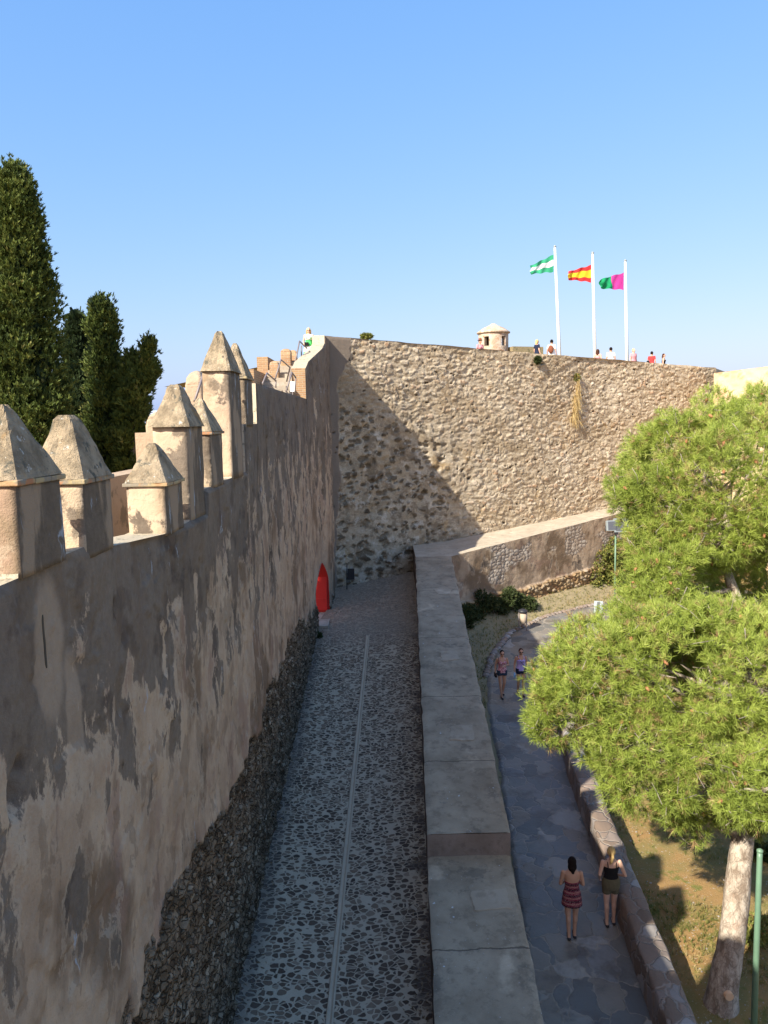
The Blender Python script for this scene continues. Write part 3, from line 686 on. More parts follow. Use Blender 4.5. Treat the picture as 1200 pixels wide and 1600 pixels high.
# far section top: polygon strips from STEP to the corner, then the return along the bastion
def bastY(X): return FO[1]+FM*(X-FO[0])
CM = .80                                      # run of the cross wall
def crossY(X): return YR+CM*(X-XR)
def ctop(X): return float(ptop(np.array(YR)))+.035*(X-XR)+.055*(X-XR)*(X > XR)*.9
# deck near
def deck(y0, y1, nm):
    ya = np.arange(y0, y1+.001, (y1-y0)/max(2, int((y1-y0)/.1))); ua = np.linspace(0, 1, 22)
    YY, UU = np.meshgrid(ya, ua, indexing='ij'); XX = pxl(YY)+PW*UU + (fbm(YY*2.4, UU*0+5, 3, 5)-.5)*.07*(np.abs(UU-.5)*2)**6
    ed = np.minimum(UU, 1-UU)*PW
    ZZ = ptop(YY)+(fbm(XX*1.2, YY*1.2, 7)-.5)*.035-.025*sstep(.05, 0, ed) if nm else 0
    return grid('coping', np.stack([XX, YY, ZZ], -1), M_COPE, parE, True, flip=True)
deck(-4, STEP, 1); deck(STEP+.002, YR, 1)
# step riser
ua = np.linspace(0, 1, 20); va = np.linspace(0, 1, 8); UU, VV = np.meshgrid(ua, va, indexing='ij')
X = pxl(STEP)+PW*UU; Z = 1.70+(2.215-1.70)*VV; Yb = STEP-.012+(fbm(X*3, Z*3, 4)-.5)*.02
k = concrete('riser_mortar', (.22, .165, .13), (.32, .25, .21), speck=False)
grid('step_riser', np.stack([X, Yb, Z], -1), k, parE, True)
# sides
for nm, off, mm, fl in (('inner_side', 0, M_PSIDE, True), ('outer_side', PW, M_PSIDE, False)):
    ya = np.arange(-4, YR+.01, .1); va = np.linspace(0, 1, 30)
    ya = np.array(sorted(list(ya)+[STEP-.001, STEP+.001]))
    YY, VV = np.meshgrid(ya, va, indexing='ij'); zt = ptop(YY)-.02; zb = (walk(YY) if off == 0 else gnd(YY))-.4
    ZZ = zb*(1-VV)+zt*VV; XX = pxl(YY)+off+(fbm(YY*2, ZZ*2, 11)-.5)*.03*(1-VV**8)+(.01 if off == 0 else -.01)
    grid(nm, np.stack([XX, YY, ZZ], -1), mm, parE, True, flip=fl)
# cross wall top: from parapet end along the bastion; inner edge meets the bastion face
crE = empty('cross_wall', (8, 38, 1), 'plastered cross wall with broad sunlit sloping coping at the foot of the bastion', 'wall')
XL = float(pxl(YR))
nX = 150; xa = np.linspace(XL+.0, 17, nX); wv = np.linspace(0, 1, 16)
P = np.zeros((nX, 16, 3))
for i, x in enumerate(xa):
    if x <= XR: fy = YR
    else: fy = crossY(x)
    by = bastY(x)+.12
    z0 = float(ptop(np.array(YR))) if x <= XR else ctop(x)
    rise = .06
    zB = z0+float(rise)*(.9)
    for j, v_ in enumerate(wv): P[i, j] = (x, fy*(1-v_)+by*v_, z0*(1-v_)+zB*v_)
P[:, :, 2] += (fbm(P[:, :, 0]*1.5, P[:, :, 1]*1.5, 77)-.5)*.03
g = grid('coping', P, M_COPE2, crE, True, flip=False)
sel = xa <= 5.2
# left face of the corner block facing the ramp
y2 = np.linspace(YR, bastY(XL)+.1, 14); VV = np.linspace(0, 1, 12); Q = np.zeros((14, 12, 3))
for i, y in enumerate(y2):
    zt = np.interp(y, [YR, bastY(XL)+.12], [P[0, 0, 2], P[0, -1, 2]])
    for j, v_ in enumerate(VV): Q[i, j] = (XL+.008, y, (walk(y)-.4)*(1-v_)+(zt-.0)*v_)
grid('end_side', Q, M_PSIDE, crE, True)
# cross wall face
L_ = math.hypot(1, CM)*(17-XR); un = np.array([1, CM])/math.hypot(1, CM); nn = np.array([un[1], -un[0]])
ua = np.arange(0, L_, .05); va = np.linspace(0, 1, 95); UU, VV = np.meshgrid(ua, va, indexing='ij')
XB = XR+UU*un[0]; YB = YR+UU*un[1]; zt = np.vectorize(ctop)(XB); zb = gnd(np.minimum(YB, 39))-.3; ZZ = zb*(1-VV)+zt*VV
hgt = ZZ-(gnd(np.minimum(YB, 39)))
F1, F2, ID, ID2 = voro(UU/.27+fbm(UU*2, ZZ*2, 3)*.5, ZZ/.16+fbm(UU*2, ZZ*2, 5)*.5, 90); e = F2-F1; st = sstep(.04, .25, e)
rb = sstep(1.15, 1.08, hgt+(fbm(UU*1.2, ZZ*1.2, 15)-.5)*.5)
wh = sstep(.56, .60, fbm(UU*.7+3, ZZ*1.1, 19)+.10*sstep(3.0, 5.5, UU)*sstep(1.9, 2.6, hgt)-.25*sstep(1.8, 1.2, hgt)+.04*sstep(2.2, 2.6, hgt))*(1-rb)
d = st*rb*(.05+.09*ID)+rb*.06+wh*st*.025-wh*.02+(fbm(UU*3, ZZ*3, 29)-.5)*.05; d = d*sstep(0, .08, zt-ZZ)-.0
grid('wall_face', np.stack([XB+nn[0]*d, YB+nn[1]*d, ZZ], -1), M_CROSS, crE, True, dict(rub=rb, rnd=ID, stm=st, wht=wh), flip=False)
# light repair patches on the coping
for (x0, y0, x1, y1, x2, y2_, x3, y3) in [(676, 920, 706, 921, 702, 930, 684, 929), (687, 1018, 714, 1017, 718, 1031, 690, 1034), (704, 1135, 738, 1134, 742, 1158, 702, 1157), (735, 1393, 790, 1390, 800, 1420, 740, 1425)]:
    pts = []
    for (x, y) in ((x0, y0), (x1, y1), (x2, y2_), (x3, y3)):
        d_ = ray(x, y); lo, hi = 5, 36
        for _ in range(40):
            md = (lo+hi)/2; q = Vector((0, 0, CZ))+d_*(md/d_.y)
            if q.z > float(ptop(np.array(md))): lo = md
            else: hi = md
        pts.append(q)
    c_ = sum(pts, Vector())/4; ring = []
    for i in range(28):
        a = i/28*4; s_ = int(a); t = a-s_; q = pts[s_].lerp(pts[(s_+1) % 4], t); q = c_+(q-c_)*(1+random.uniform(-.09, .05)); q.z = float(ptop(np.array(q.y)))+.022; ring.append(q)
    b = MB(); b.rings([[Vector((q.x, q.y, q.z-.04)) for q in ring], ring]); b.build('mortar_patch', M_PATCH, parE)

# ---- the bastion
baE = empty('bastion', (8, 46, 2), 'huge sunlit bastion of rough rubble masonry closing the view', 'fortress wall')
X1 = 20.25; un = np.array([1, FM])/math.hypot(1, FM); nn = np.array([un[1], -un[0]]); L_ = (X1-FO[0])*math.hypot(1, FM)
ua = np.arange(-.25, L_, .042); nz_ = 285; va = np.linspace(0, 1, nz_); UU, VV = np.meshgrid(ua, va, indexing='ij')
def btop(U): return 13.78-.034*U+ (fbm(U*1.5, U*0, 2)-.5)*.07
zt = btop(UU); zb = 1.6+0*UU; ZZ = zb*(1-VV)+zt*VV
XB = FO[0]+UU*un[0]; YB = FO[1]+UU*un[1]
wpx = UU+(fbm(UU*1.1, ZZ*1.1, 3)-.5)*.6; wpz = ZZ+(fbm(UU*.9, ZZ*.9, 7)-.5)*.35+UU*.012
F1, F2, ID, ID2 = voro(wpx/.27+fbm(UU*3, ZZ*3, 71)*.5, wpz/.145+fbm(UU*3, ZZ*4, 73)*.4, 140, .95); e = F2-F1
G1, G2, JD, JD2 = voro(wpx/.42+fbm(UU*2.5, ZZ*2.5, 81)*.6, wpz/.27+fbm(UU*2.5, ZZ*2.5, 83)*.6, 240, 1.0)
st = sstep(.03, .15, e)*(ID2 > .16)
zone = sstep(9, 5, UU)*sstep(12.2, 10.2, ZZ+UU*.3)         # big dark stones in pale mortar, lower left
zone = np.clip(zone+(fbm(UU*.5, ZZ*.5, 12)-.5)*.5*(zone > .02), 0, 1)
bigst = sstep(.5, .40, G1+(fbm(UU*5, ZZ*5, 18)-.5)*.5+.28*(1-JD2)*1.2)*(JD2 > .30)
plsm = sstep(.36, .26, UU+ (ZZ < 11)*.9*0 + (fbm(UU*2, ZZ*2, 44)-.5)*.4 - .7*sstep(11.5, 13, ZZ) + .25*sstep(8, 3, ZZ))
d1 = st*(.010+.042*ID**1.3)+(fbm(UU*7, ZZ*14, 33, 3)-.5)*.045
d2 = (fbm(UU*2.2, ZZ*2.6, 35, 5)-.5)*.16-.09*bigst*(JD < .6)+.05*bigst*(JD >= .6)
d = d1*(1-zone)+d2*zone; d = d*(1-plsm)+plsm*(.05+(fbm(UU*2, ZZ*.8, 36)-.5)*.03)
holes = (hsh(np.floor(wpx/.40*1), np.floor(wpz/.19), 9) > .985)
d = d+(fbm(UU*.25, ZZ*.25, 55)-.5)*.35
hol = sstep(.28, .18, F1)*(ID > .0)*(ID2 > .965); d = d-.12*hol
tops = sstep(0, .10, zt-ZZ); d = d*(.3+.7*tops)+.02*(1-tops)
grid('masonry_face', np.stack([XB+nn[0]*d, YB+nn[1]*d, ZZ], -1), M_BAST, baE, True,
     dict(rnd=ID, stm=st*(1-zone)*(1-plsm), drk=np.clip(bigst*zone*(1-plsm)*(.45+.55*JD)+hol*(1-zone), 0, 1), pls=plsm, zon=zone), flip=False)
# parapet top and terrace
def strip(name, o0, o1, z0f, z1f, mm, flip=False):
    ua = np.arange(-.25, L_+.01, .25); P = np.zeros((len(ua), 6, 3))
    for j, t in enumerate(np.linspace(0, 1, 6)):
        o_ = o0*(1-t)+o1*t; P[:, j, 0] = FO[0]+ua*un[0]-nn[0]*o_; P[:, j, 1] = FO[1]+ua*un[1]-nn[1]*o_; P[:, j, 2] = z0f(ua)*(1-t)+z1f(ua)*t
    return grid(name, P, mm, baE, False, flip=flip)
strip('parapet_top', -.04, .7, lambda u: btop(u)-.0, lambda u: btop(u), M_SILL)
strip('parapet_inside', .7, .7, btop, lambda u: btop(u)-1.0, M_INN)
FLOOR = 12.2
b = MB(); 
c0 = FO-nn*.69; q = [(c0[0]-1, c0[1]-.6, 12.85), (c0[0]+un[0]*L_, c0[1]+un[1]*L_, 11.95), (c0[0]+un[0]*L_-nn[0]*25, c0[1]+un[1]*L_-nn[1]*25, 11.95), (c0[0]-nn[0]*25, c0[1]-nn[1]*25+0, 12.85)]
b.add([Vector(v) for v in q], [(0, 1, 2, 3)]); tag(b.build('terrace', M_VERGE), kind='structure')
# right flank of the bastion end
b = MB(); ce = FO+un*L_; 
b.add([Vector((ce[0], ce[1], 1)), Vector((ce[0]+8, ce[1]+14, 1)), Vector((ce[0]+8, ce[1]+14, 12.85)), Vector((ce[0], ce[1], 12.86))], [(0, 1, 2, 3)])
b.build('flank', M_SILL, baE)
# sandy wall running on to the right
swE = empty('sandy_wall', (28, 54, 1), 'pale sandy stone wall running behind the pine crown at right', 'wall')
Aw = np.array(atY(1116, 583, 48.0)); Bw = np.array(atY(1210, 571, 44.5)); Bw2 = Aw+(Bw-Aw)*3.2
ua = np.linspace(0, 1, 160); va = np.linspace(0, 1, 120); UU, VV = np.meshgrid(ua, va, indexing='ij'); Lw = np.linalg.norm(Bw2[:2]-Aw[:2])
zt = Aw[2]+(Bw2[2]-Aw[2])*UU; ZZ = 1*(1-VV)+zt*VV; u2 = UU*Lw; dn = (Bw2-Aw)[:2]/Lw; n2 = np.array([dn[1], -dn[0]])
F1, F2, ID, ID2 = voro(u2/.5, ZZ/.26, 300); st = sstep(.05, .3, F2-F1)*(ID2 > .4); d = st*.05*ID+(fbm(u2*2, ZZ*2, 5)-.5)*.1
k = Mt('sandy_masonry', .95, .1); c = k.mix(k.noise(1.2, 6, .7), (.55, .40, .24), (.66, .53, .36)); k.col(k.mix(k.math('MULTIPLY', k.attr('stm'), k.attr('rnd')), c, (.48, .31, .17))).bump(k.noise(10, 6, .7), .6, .04); M_SAND = k.m
grid('masonry_face', np.stack([Aw[0]+(Bw2[0]-Aw[0])*UU+n2[0]*d, Aw[1]+(Bw2[1]-Aw[1])*UU+n2[1]*d, ZZ], -1), M_SAND, swE, True, dict(rnd=ID, stm=st))
P = np.zeros((160, 2, 3)); P[:, 0] = np.stack([Aw[0]+(Bw2[0]-Aw[0])*ua, Aw[1]+(Bw2[1]-Aw[1])*ua, zt[:, 0]], -1); P[:, 1] = P[:, 0]+np.array([-n2[0]*.8, -n2[1]*.8, 0]); grid('wall_top', P, M_SILL, swE, False)

# turret
TY = 44.5; TS = TY/47
def tz(z): return 10+(z-10)*TS
tc = atY(771, 545, TY); e_ = empty('sentry_turret', (tc.x, TY, 12.4), 'small round stone sentry turret with conical cap on the rampart', 'turret')
rr = .86*TS; z0 = 12.4; z1 = tz(15.02)
k = Mt('turret_stone', .95, .1); c = k.mix(k.st(.4, .6, k.noise(3, 6, .7)), (.42, .31, .22), (.58, .48, .38)); c = k.mix(k.st(.55, .62, k.noise(6, 5, .7)), c, (.40, .22, .12)); k.col(c).bump(k.noise(9, 6, .75), .9, .05); M_TUR = k.m
win = [(-.62, .17), (.62, .17), (2.3, .17)]   # angles from the camera direction
def ring_wall(za, zb, openings):
    n = 72; b = MB()
    for i in range(n):
        a0 = 2*math.pi*i/n; a1 = 2*math.pi*(i+1)/n; am = (a0+a1)/2
        if any(abs(((am+math.pi/2-w_[0]+math.pi) % (2*math.pi))-math.pi) < w_[1] for w_ in openings): continue
        for (ra, fl) in ((rr, 0), (rr-.22, 1)):
            q = [Vector((tc.x+ra*math.cos(a), TY+ra*math.sin(a), z)) for a, z in ((a0, za), (a1, za), (a1, zb), (a0, zb))]
            b.add(q, [(0, 1, 2, 3)], True)
        for a in (a0, a1):
            q = [Vector((tc.x+r*math.cos(a), TY+r*math.sin(a), z)) for r, z in ((rr, za), (rr-.22, za), (rr-.22, zb), (rr, zb))]; b.add(q, [(0, 1, 2, 3)])
    return b
b1 = ring_wall(z0, tz(14.25), []); b2 = ring_wall(tz(14.25), tz(14.78), win); b3 = ring_wall(tz(14.78), z1, [])
for q in (b2, b3): b1.add(q.v, q.f)
b1.build('drum', M_TUR, e_)
b = MB(); b.lathe((tc.x, TY, 0), [(a_, tz(z_)) for a_, z_ in [(rr, 14.98), (rr+.09, 15.0), (rr+.10, 15.06), (rr+.02, 15.12), (rr*.72, 15.30), (rr*.3, 15.46), (.16, 15.51), (.12, 15.56), (.02, 15.57)]], 40); b.build('cap', M_TUR, e_)
b = MB(); b.box((tc.x+1.75, 44.6, 13.3), (1.9, .7, 1.35), .35); tag(b.build('low_stone_bench', M_VERGE), 'low brown stone ledge just right of the sentry turret', 'ledge')

# flagpoles and flags
def flag(px0, pxb, cols, label, flabel, vert=False, L=1.75, H=1.1, droop=.5, seed=0):
    Yp = 54.0; T = atY(px0[0], px0[1], Yp); Bp = atY(pxb[0], pxb[1], Yp); tdir = (T-Bp); x = (T.x+Bp.x)/2
    e_ = empty('flagpole', (Bp.x, Yp, FLOOR), label, 'flagpole', 'white flagpoles on the rampart')
    base_ = Vector((Bp.x-(T.x-Bp.x)*.2, Yp, FLOOR)); b = MB(); b.tube([base_, T-Vector((0, 0, .15))], [.125, .07], 14); b.build('pole', M_POLE, e_)
    b = MB(); b.lathe((T.x, Yp, T.z-.17), [(.03, 0), (.09, .03), (.1, .1), (.05, .16), (.01, .17)], 14); b.build('finial', M_GREY, e_)
    ms = cols; nu, nv = 44, 24; top = px0
    tz = T.z-.62-(.0 if seed == 0 else .25)
    P = np.zeros((nu, nv, 3)); uu, vv = np.meshgrid(np.linspace(0, 1, nu), np.linspace(0, 1, nv), indexing='ij')
    fold = np.sin(uu*9+vv*4+seed)*.10*uu+np.sin(uu*17-vv*5+seed*2)*.05*uu
    P[:, :, 0] = T.x-.09-uu*L*(.93-.05*vv)+.04*np.sin(vv*7+seed)*uu
    P[:, :, 1] = Yp+fold*1.6-uu*.25
    P[:, :, 2] = tz-vv*H*(1-.16*uu*(1+np.sin(seed)))-droop*uu**1.05*(1-vv*.55)+fold*.25+.03*np.sin(uu*14+vv*3+seed)
    k = Mt('flag_cloth_'+ms[0], .8, .1); a = k.attr('fu' if vert else 'fv')
    k.col(k.ramp(a, ms[1], 'CONSTANT')); tr = k.n('ShaderNodeBsdfTranslucent'); k.set(tr.inputs[0], k.b.inputs['Base Color'].links[0].from_socket)
    mx = k.n('ShaderNodeMixShader'); mx.inputs[0].default_value = .35; k.t.links.new(k.b.outputs[0], mx.inputs[1]); k.t.links.new(tr.outputs[0], mx.inputs[2]); k.t.links.new(mx.outputs[0], k.t.nodes['Material Output'].inputs[0])
    fl = grid('flag', P, k.m, None, True, dict(fu=uu, fv=vv)); tag(fl, flabel, 'flag', 'flags flying on the rampart')
flag((867, 383), (875, 542), ('green_white', [(0, (.06, .42, .22)), (.30, (.85, .87, .83)), (.66, (.06, .42, .22))]), 'leftmost and tallest white flagpole on the rampart', 'green and white striped flag on the leftmost pole', droop=.75, seed=0)
flag((926, 393), (930, 550), ('red_yellow', [(0, (.75, .05, .05)), (.27, (.90, .62, .04)), (.73, (.75, .05, .05))]), 'middle white flagpole on the rampart', 'red and yellow striped flag on the middle pole', droop=.45, seed=1.4)
flag((977, 405), (980, 560), ('purple_green', [(0, (.62, .06, .32)), (.5, (.02, .33, .13))]), 'rightmost white flagpole on the rampart', 'magenta and green flag on the rightmost pole', True, droop=.45, seed=2.5, L=1.8)

# ------------------------------------------------------------------ footpath and low wall
lw = [(-5, 3.6), (6, 3.95), (12, 4.41), (17.2, 4.72), (21.3, 4.95), (25, 5.5), (29, 6.6), (33, 9.0), (35, 12)]
def lwx(Y): return np.interp(Y, [a for a, b in lw], [b for a, b in lw])
def plx(Y): return np.interp(Y, [-5, 12, 21.7, 26.7, 29, 31.3, 34.0], [1.9, 2.40, 3.12, 3.36, 3.75, 4.35, 5.5])
# left edge of path then bending right toward the distance
left = [(1.9, -5), (2.40, 12), (2.8, 17.5), (3.12, 21.7), (3.36, 26.0), (3.75, 28.8), (4.4, 31.3), (5.5, 33.9), (7.6, 36.2), (10.2, 37.9), (14, 39.5), (18, 41)]
right = [(3.7, -5), (4.5, 12), (4.8, 17.5), (5.1, 21.7), (5.5, 25), (6.1, 27.4), (6.9, 29.6), (8.2, 31.6), (9.8, 33.5), (12, 35), (15, 36.5), (19, 38)]
def resample(pl, n):
    a = np.array(pl); t = np.r_[0, np.cumsum(np.hypot(*np.diff(a, axis=0).T))]; t /= t[-1]; q = np.linspace(0, 1, n)
    # same parameter for both sides: index based
    ti = np.linspace(0, 1, len(pl)); return np.stack([np.interp(q, ti, a[:, 0]), np.interp(q, ti, a[:, 1])], 1)
nP = 420; Lp = resample(left, nP); Rp = resample(right, nP); wv = np.linspace(0, 1, 30)
P = np.zeros((nP, 30, 3))
for j, v_ in enumerate(wv):
    q = Lp*(1-v_)+Rp*v_; jag = (fbm(q[:, 0]*3, q[:, 1]*3, 3)-.5)*.16*(abs(v_-.5)*2)**8
    P[:, j, 0] = q[:, 0]+jag; P[:, j, 1] = q[:, 1]; P[:, j, 2] = gnd(q[:, 1])+(fbm(q[:, 0]*2, q[:, 1]*2, 9)-.5)*.035+(.0 if 0 < j < 29 else -.06)
tag(grid('flagstone_path', P, M_FLAG, flip=True), kind='structure')
# path edging stones on the left (each a stone in one rough kerb line)
ed = MB(); i = 0
for i in range(190, nP-60, 3):
    q = Lp[i]; rs = random.random; d_ = Lp[min(i+3, nP-1)]-Lp[i]; L0 = np.hypot(*d_)
    if L0 < .05: continue
    n0 = max(1, int(L0/.28))
    for s_ in range(n0):
        c_ = q+d_*(s_+.5)/n0; ed.ell((c_[0]-.09+(rs()-.5)*.05, c_[1], float(gnd(c_[1]))-.02), (.10+rs()*.05, .14+rs()*.06, .07+rs()*.03), Matrix.Rotation(rs()*6, 3, 'Z'), 7, 5)
tag(ed.build('path_edging', M_LOW), 'rough stone edging along the left side of the footpath', 'edging')
# verge between path and parapet / cross wall
xs_ = np.linspace(1.9, 19, 170); ys_ = np.linspace(10, 46, 300); XX, YY = np.meshgrid(xs_, ys_, indexing='ij')
bank = sstep(1.2, .1, (crossY(XX)-YY)*.78)*.45*(XX > 2.6)
ZZ = gnd(np.minimum(YY, 39))-.055+(fbm(XX*1.5, YY*1.5, 6)-.5)*.05 + bank
keep = (YY < crossY(XX)+.3) & (XX < np.interp(YY, [10, 22, 26, 29, 33, 36, 38, 41, 44], [2.6, 3.3, 3.6, 4.3, 5.6, 8.4, 11.5, 17, 19]))
n, m__ = XX.shape; idx = np.arange(n*m__).reshape(n, m__)
kq = keep[:-1, :-1]; q = np.stack([idx[:-1, :-1], idx[1:, :-1], idx[1:, 1:], idx[:-1, 1:]], -1)[kq]
tag(npmesh('verge', np.stack([XX, YY, ZZ], -1).reshape(-1, 3), q, M_VERGE, None, True), kind='structure')
# low wall
lowE = empty('low_wall', (4.6, 15, -.3), 'low rough stone wall edging the footpath below the pine', 'wall')
ya = np.arange(-4, 29, .09); 
def lowtop(Y): return gnd(Y)+.66
prof = [(0, -1.0), (0, -.35), (.01, -.15), (.0, -.05), (.035, 0), (.17, .012), (.32, .015), (.46, .0), (.5, -.05), (.5, -.3), (.51, -1.2)]
P = np.zeros((len(ya), len(prof), 3))
for j, (a, b_) in enumerate(prof):
    dx = (fbm(ya*2.2, ya*0+j*.6, 8)-.5)*.09; dz = (fbm(ya*2.6, ya*0+j*.8, 18)-.5)*.07
    P[:, j, 0] = lwx(ya)+a+dx; P[:, j, 1] = ya; P[:, j, 2] = lowtop(ya)+b_+dz
grid('masonry', P, M_LOW, lowE, True, flip=True)

# ------------------------------------------------------------------ leaves helper
def leaves(name, C_, A_, nper, ln, wd, m, parent=None, spread=(.3, 1.2), rv=None, kind=None, local=False):
    """C_ (n,3) centres, A_ (n,3) axes: each gets nper narrow triangles radiating round its axis"""
    n = len(C_); N_ = n*nper
    C2 = np.repeat(C_, nper, 0); A2 = np.repeat(A_/np.linalg.norm(A_, axis=1, keepdims=True), nper, 0)
    r = rng.normal(size=(N_, 3)); r -= (r*A2).sum(1, keepdims=True)*A2; r /= np.linalg.norm(r, axis=1, keepdims=True)
    t = rng.uniform(spread[0], spread[1], N_)[:, None]; D = A2*np.cos(t)+r*np.sin(t)
    s_ = np.cross(D, rng.normal(size=(N_, 3))); s_ /= np.linalg.norm(s_, axis=1, keepdims=True)
    l_ = ln*rng.uniform(.6, 1.2, N_)[:, None]; w_ = wd*rng.uniform(.7, 1.3, N_)[:, None]
    o0 = C2+A2*rng.uniform(-.03, .05, N_)[:, None]*(ln/.14)
    V = np.stack([o0-s_*w_/2, o0+s_*w_/2, o0+D*l_+s_*w_*.15, o0+D*l_-s_*w_*.15], 1).reshape(-1, 3)
    Fq = np.arange(N_*4).reshape(N_, 4)
    rr_ = rv if rv is not None else rng.uniform(0, 1, n); ra = np.repeat(np.clip(np.repeat(rr_, nper)+rng.normal(0, .05, N_), 0, 1), 4)
    return npmesh(name, V, Fq, m, parent, False, dict(rnd=ra), local)
def sph(n): v = rng.normal(size=(n, 3)); return v/np.linalg.norm(v, axis=1, keepdims=True)

# ------------------------------------------------------------------ the pine
pineE = empty('pine_tree', (6.0, 13.5, -.3), 'big bright green Aleppo pine with leaning trunk beside the low wall', 'tree')
lobes = [ # px, py, Y, r
 (1115, 760, 17.0, 1.95), (1215, 745, 17.5, 1.75), (1062, 715, 17.0, .98), (1160, 690, 18, .9), (1036, 780, 16.5, .75), (1255, 790, 16.5, 1.55), (1115, 825, 16.3, .95), (1196, 655, 18, .72),
 (1008, 905, 15.6, .45), (1048, 885, 15.6, .62), (1022, 850, 16.2, .5), (1065, 840, 16.4, .75), (1130, 925, 19.2, 1.2), (1205, 925, 19.2, 1.3), (1060, 945, 18, .8), (985, 985, 15.0, .62), (1035, 970, 15.2, .85),
 (903, 1062, 14.6, .80), (930, 1090, 14.3, 1.0), (875, 1110, 14.4, .62), (925, 1018, 14.8, .55), (985, 1050, 14.2, 1.05), (1080, 1060, 13.9, 1.4), (1180, 1060, 14.0, 1.5), (1260, 1040, 14.5, 1.5),
 (1010, 1165, 13.6, .95), (1090, 1190, 13.4, 1.05), (1180, 1170, 13.6, 1.05), (960, 1165, 14, .55), (1240, 1160, 14, 1.2), (1150, 1010, 14.6, .8), (1000, 1225, 13.6, .5), (1090, 1250, 13.5, .55), (1160, 1245, 13.6, .55), (1195, 1235, 12.2, .6)]
LC = [(np.array(atY(x, y, Y)), r) for x, y, Y, r in lobes]
Cs = []; As = []; Rv = []
for li, (c_, r) in enumerate(LC):
    ns = int(46*r*r)+6
    sd = sph(ns); sr = rng.uniform(.22, .42, ns)*min(1.15, .7+r*.35); sc_ = c_+sd*(r*rng.uniform(.62, 1.0, ns))[:, None]*np.array([1, 1, .88])
    for a, b_, dn_ in zip(sc_, sr, sd):
        nt_ = int(95*(b_/.3)**2*rng.uniform(.45, 1.25)); v = sph(nt_); v = v[(v@dn_ > -.35)]; 
        q = a+v*b_*rng.uniform(.55, 1.0, len(v))[:, None]
        inside = np.zeros(len(q), bool)
        for lj, (c2, r2) in enumerate(LC):
            if lj != li: inside |= np.linalg.norm((q-c2)/np.array([1, 1, .88]), axis=1) < r2*.72
        q = q[~inside]; v = v[~inside]
        # tufts far on the unseen back side are thinner
        if len(q) == 0: continue
        tone = rng.normal(.5, .12)+.1*dn_[2]
        Cs.append(q); As.append(v*.7+dn_*.5+np.array([0, 0, .45])+rng.normal(0, .25, v.shape)); 
        rv = np.clip(rng.normal(tone, .14, len(q)), 0, .92); rv[rng.random(len(q)) < .07] = .99; Rv.append(rv)
Cs = np.concatenate(Cs); As = np.concatenate(As); Rv = np.concatenate(Rv)
MAXT = 38000
if len(Cs) > MAXT: s_ = rng.permutation(len(Cs))[:MAXT]; Cs = Cs[s_]; As = As[s_]; Rv = Rv[s_]
print('pine tufts', len(Cs))
crown = leaves('crown', Cs, As, 22, .135, .0085, M_NEEDLE, pineE, (.2, 1.35), Rv)
# cones and bare twigs
b = MB()
for i in rng.permutation(len(Cs))[:420]:
    c_ = Cs[i]; d_ = Vector(rng.normal(size=3)+np.array([0, 0, -1])).normalized(); b.tube([Vector(c_), Vector(c_)+d_*.03, Vector(c_)+d_*.08, Vector(c_)+d_*.11], [.012, .032, .028, .008], 6)
k = Mt('pine_cone', .85, .2); k.col((.36, .17, .08)); b.build('pine_cones', k.m, pineE)['kind'] = 'stuff'
b = MB()
for i in rng.permutation(len(Cs))[:1500]:
    c_ = Vector(Cs[i]); d_ = Vector(rng.normal(size=3)).normalized()*rng.uniform(.12, .3); b.tube([c_-d_, c_+Vector(rng.normal(size=3))*.03, c_+d_*.8], [.007, .006, .003], 4)
o = b.build('twigs', M_TWIG, pineE); o['kind'] = 'stuff'
# trunk
tb = atY(1132, 1560, 13.1); tr_pts = [Vector((tb.x-.06, 13.1, float(gnd(13.1))-.35)), Vector((tb.x, 13.1, .15)), atY(1142, 1480, 13.15), atY(1150, 1420, 13.25), atY(1155, 1350, 13.4), atY(1163, 1290, 13.7), atY(1172, 1180, 14.3), atY(1180, 1050, 15.2), atY(1160, 960, 15.9), atY(1130, 880, 16.4), atY(1140, 760, 17)]
def smooth_pts(p, n=40):
    a = np.array([tuple(q) for q in p]); t = np.linspace(0, 1, len(a)); q = np.linspace(0, 1, n); r = np.stack([np.interp(q, t, a[:, i]) for i in range(3)], 1)
    for _ in range(3): r[1:-1] = (r[:-2]+2*r[1:-1]+r[2:])/4
    return r
tp = smooth_pts(tr_pts, 60); rad = np.interp(np.linspace(0, 1, 60), [0, .06, .2, .45, .7, 1], [.33, .26, .225, .20, .15, .06])
n = 26; P = np.zeros((60, n+1, 3))
for i in range(60):
    t = tp[min(i+1, 59)]-tp[max(i-1, 0)]; t /= np.linalg.norm(t); u = np.cross(t, [0, 1, 0]); u /= np.linalg.norm(u); v = np.cross(t, u)
    for j in range(n+1):
        a = 2*math.pi*(j % n)/n; rr_ = rad[i]*(1+.10*(float(fbm(np.array(math.cos(a)*2+5), np.array(i*.35+math.sin(a)*2), 3))-.5)*2)
        P[i, j] = tp[i]+(u*math.cos(a)+v*math.sin(a))*rr_
grid('trunk', P, M_BARK, pineE, True)
st_ = MB(); c_ = atY(1139, 1556, 12.82); st_.tube([c_+Vector((0, .18, .0)), c_+Vector((0, -.03, 0))], [.085, .075], 12); k = Mt('cut_wood', .8, .2); k.col((.62, .40, .24)); st_.build('cut_stub', k.m, pineE)
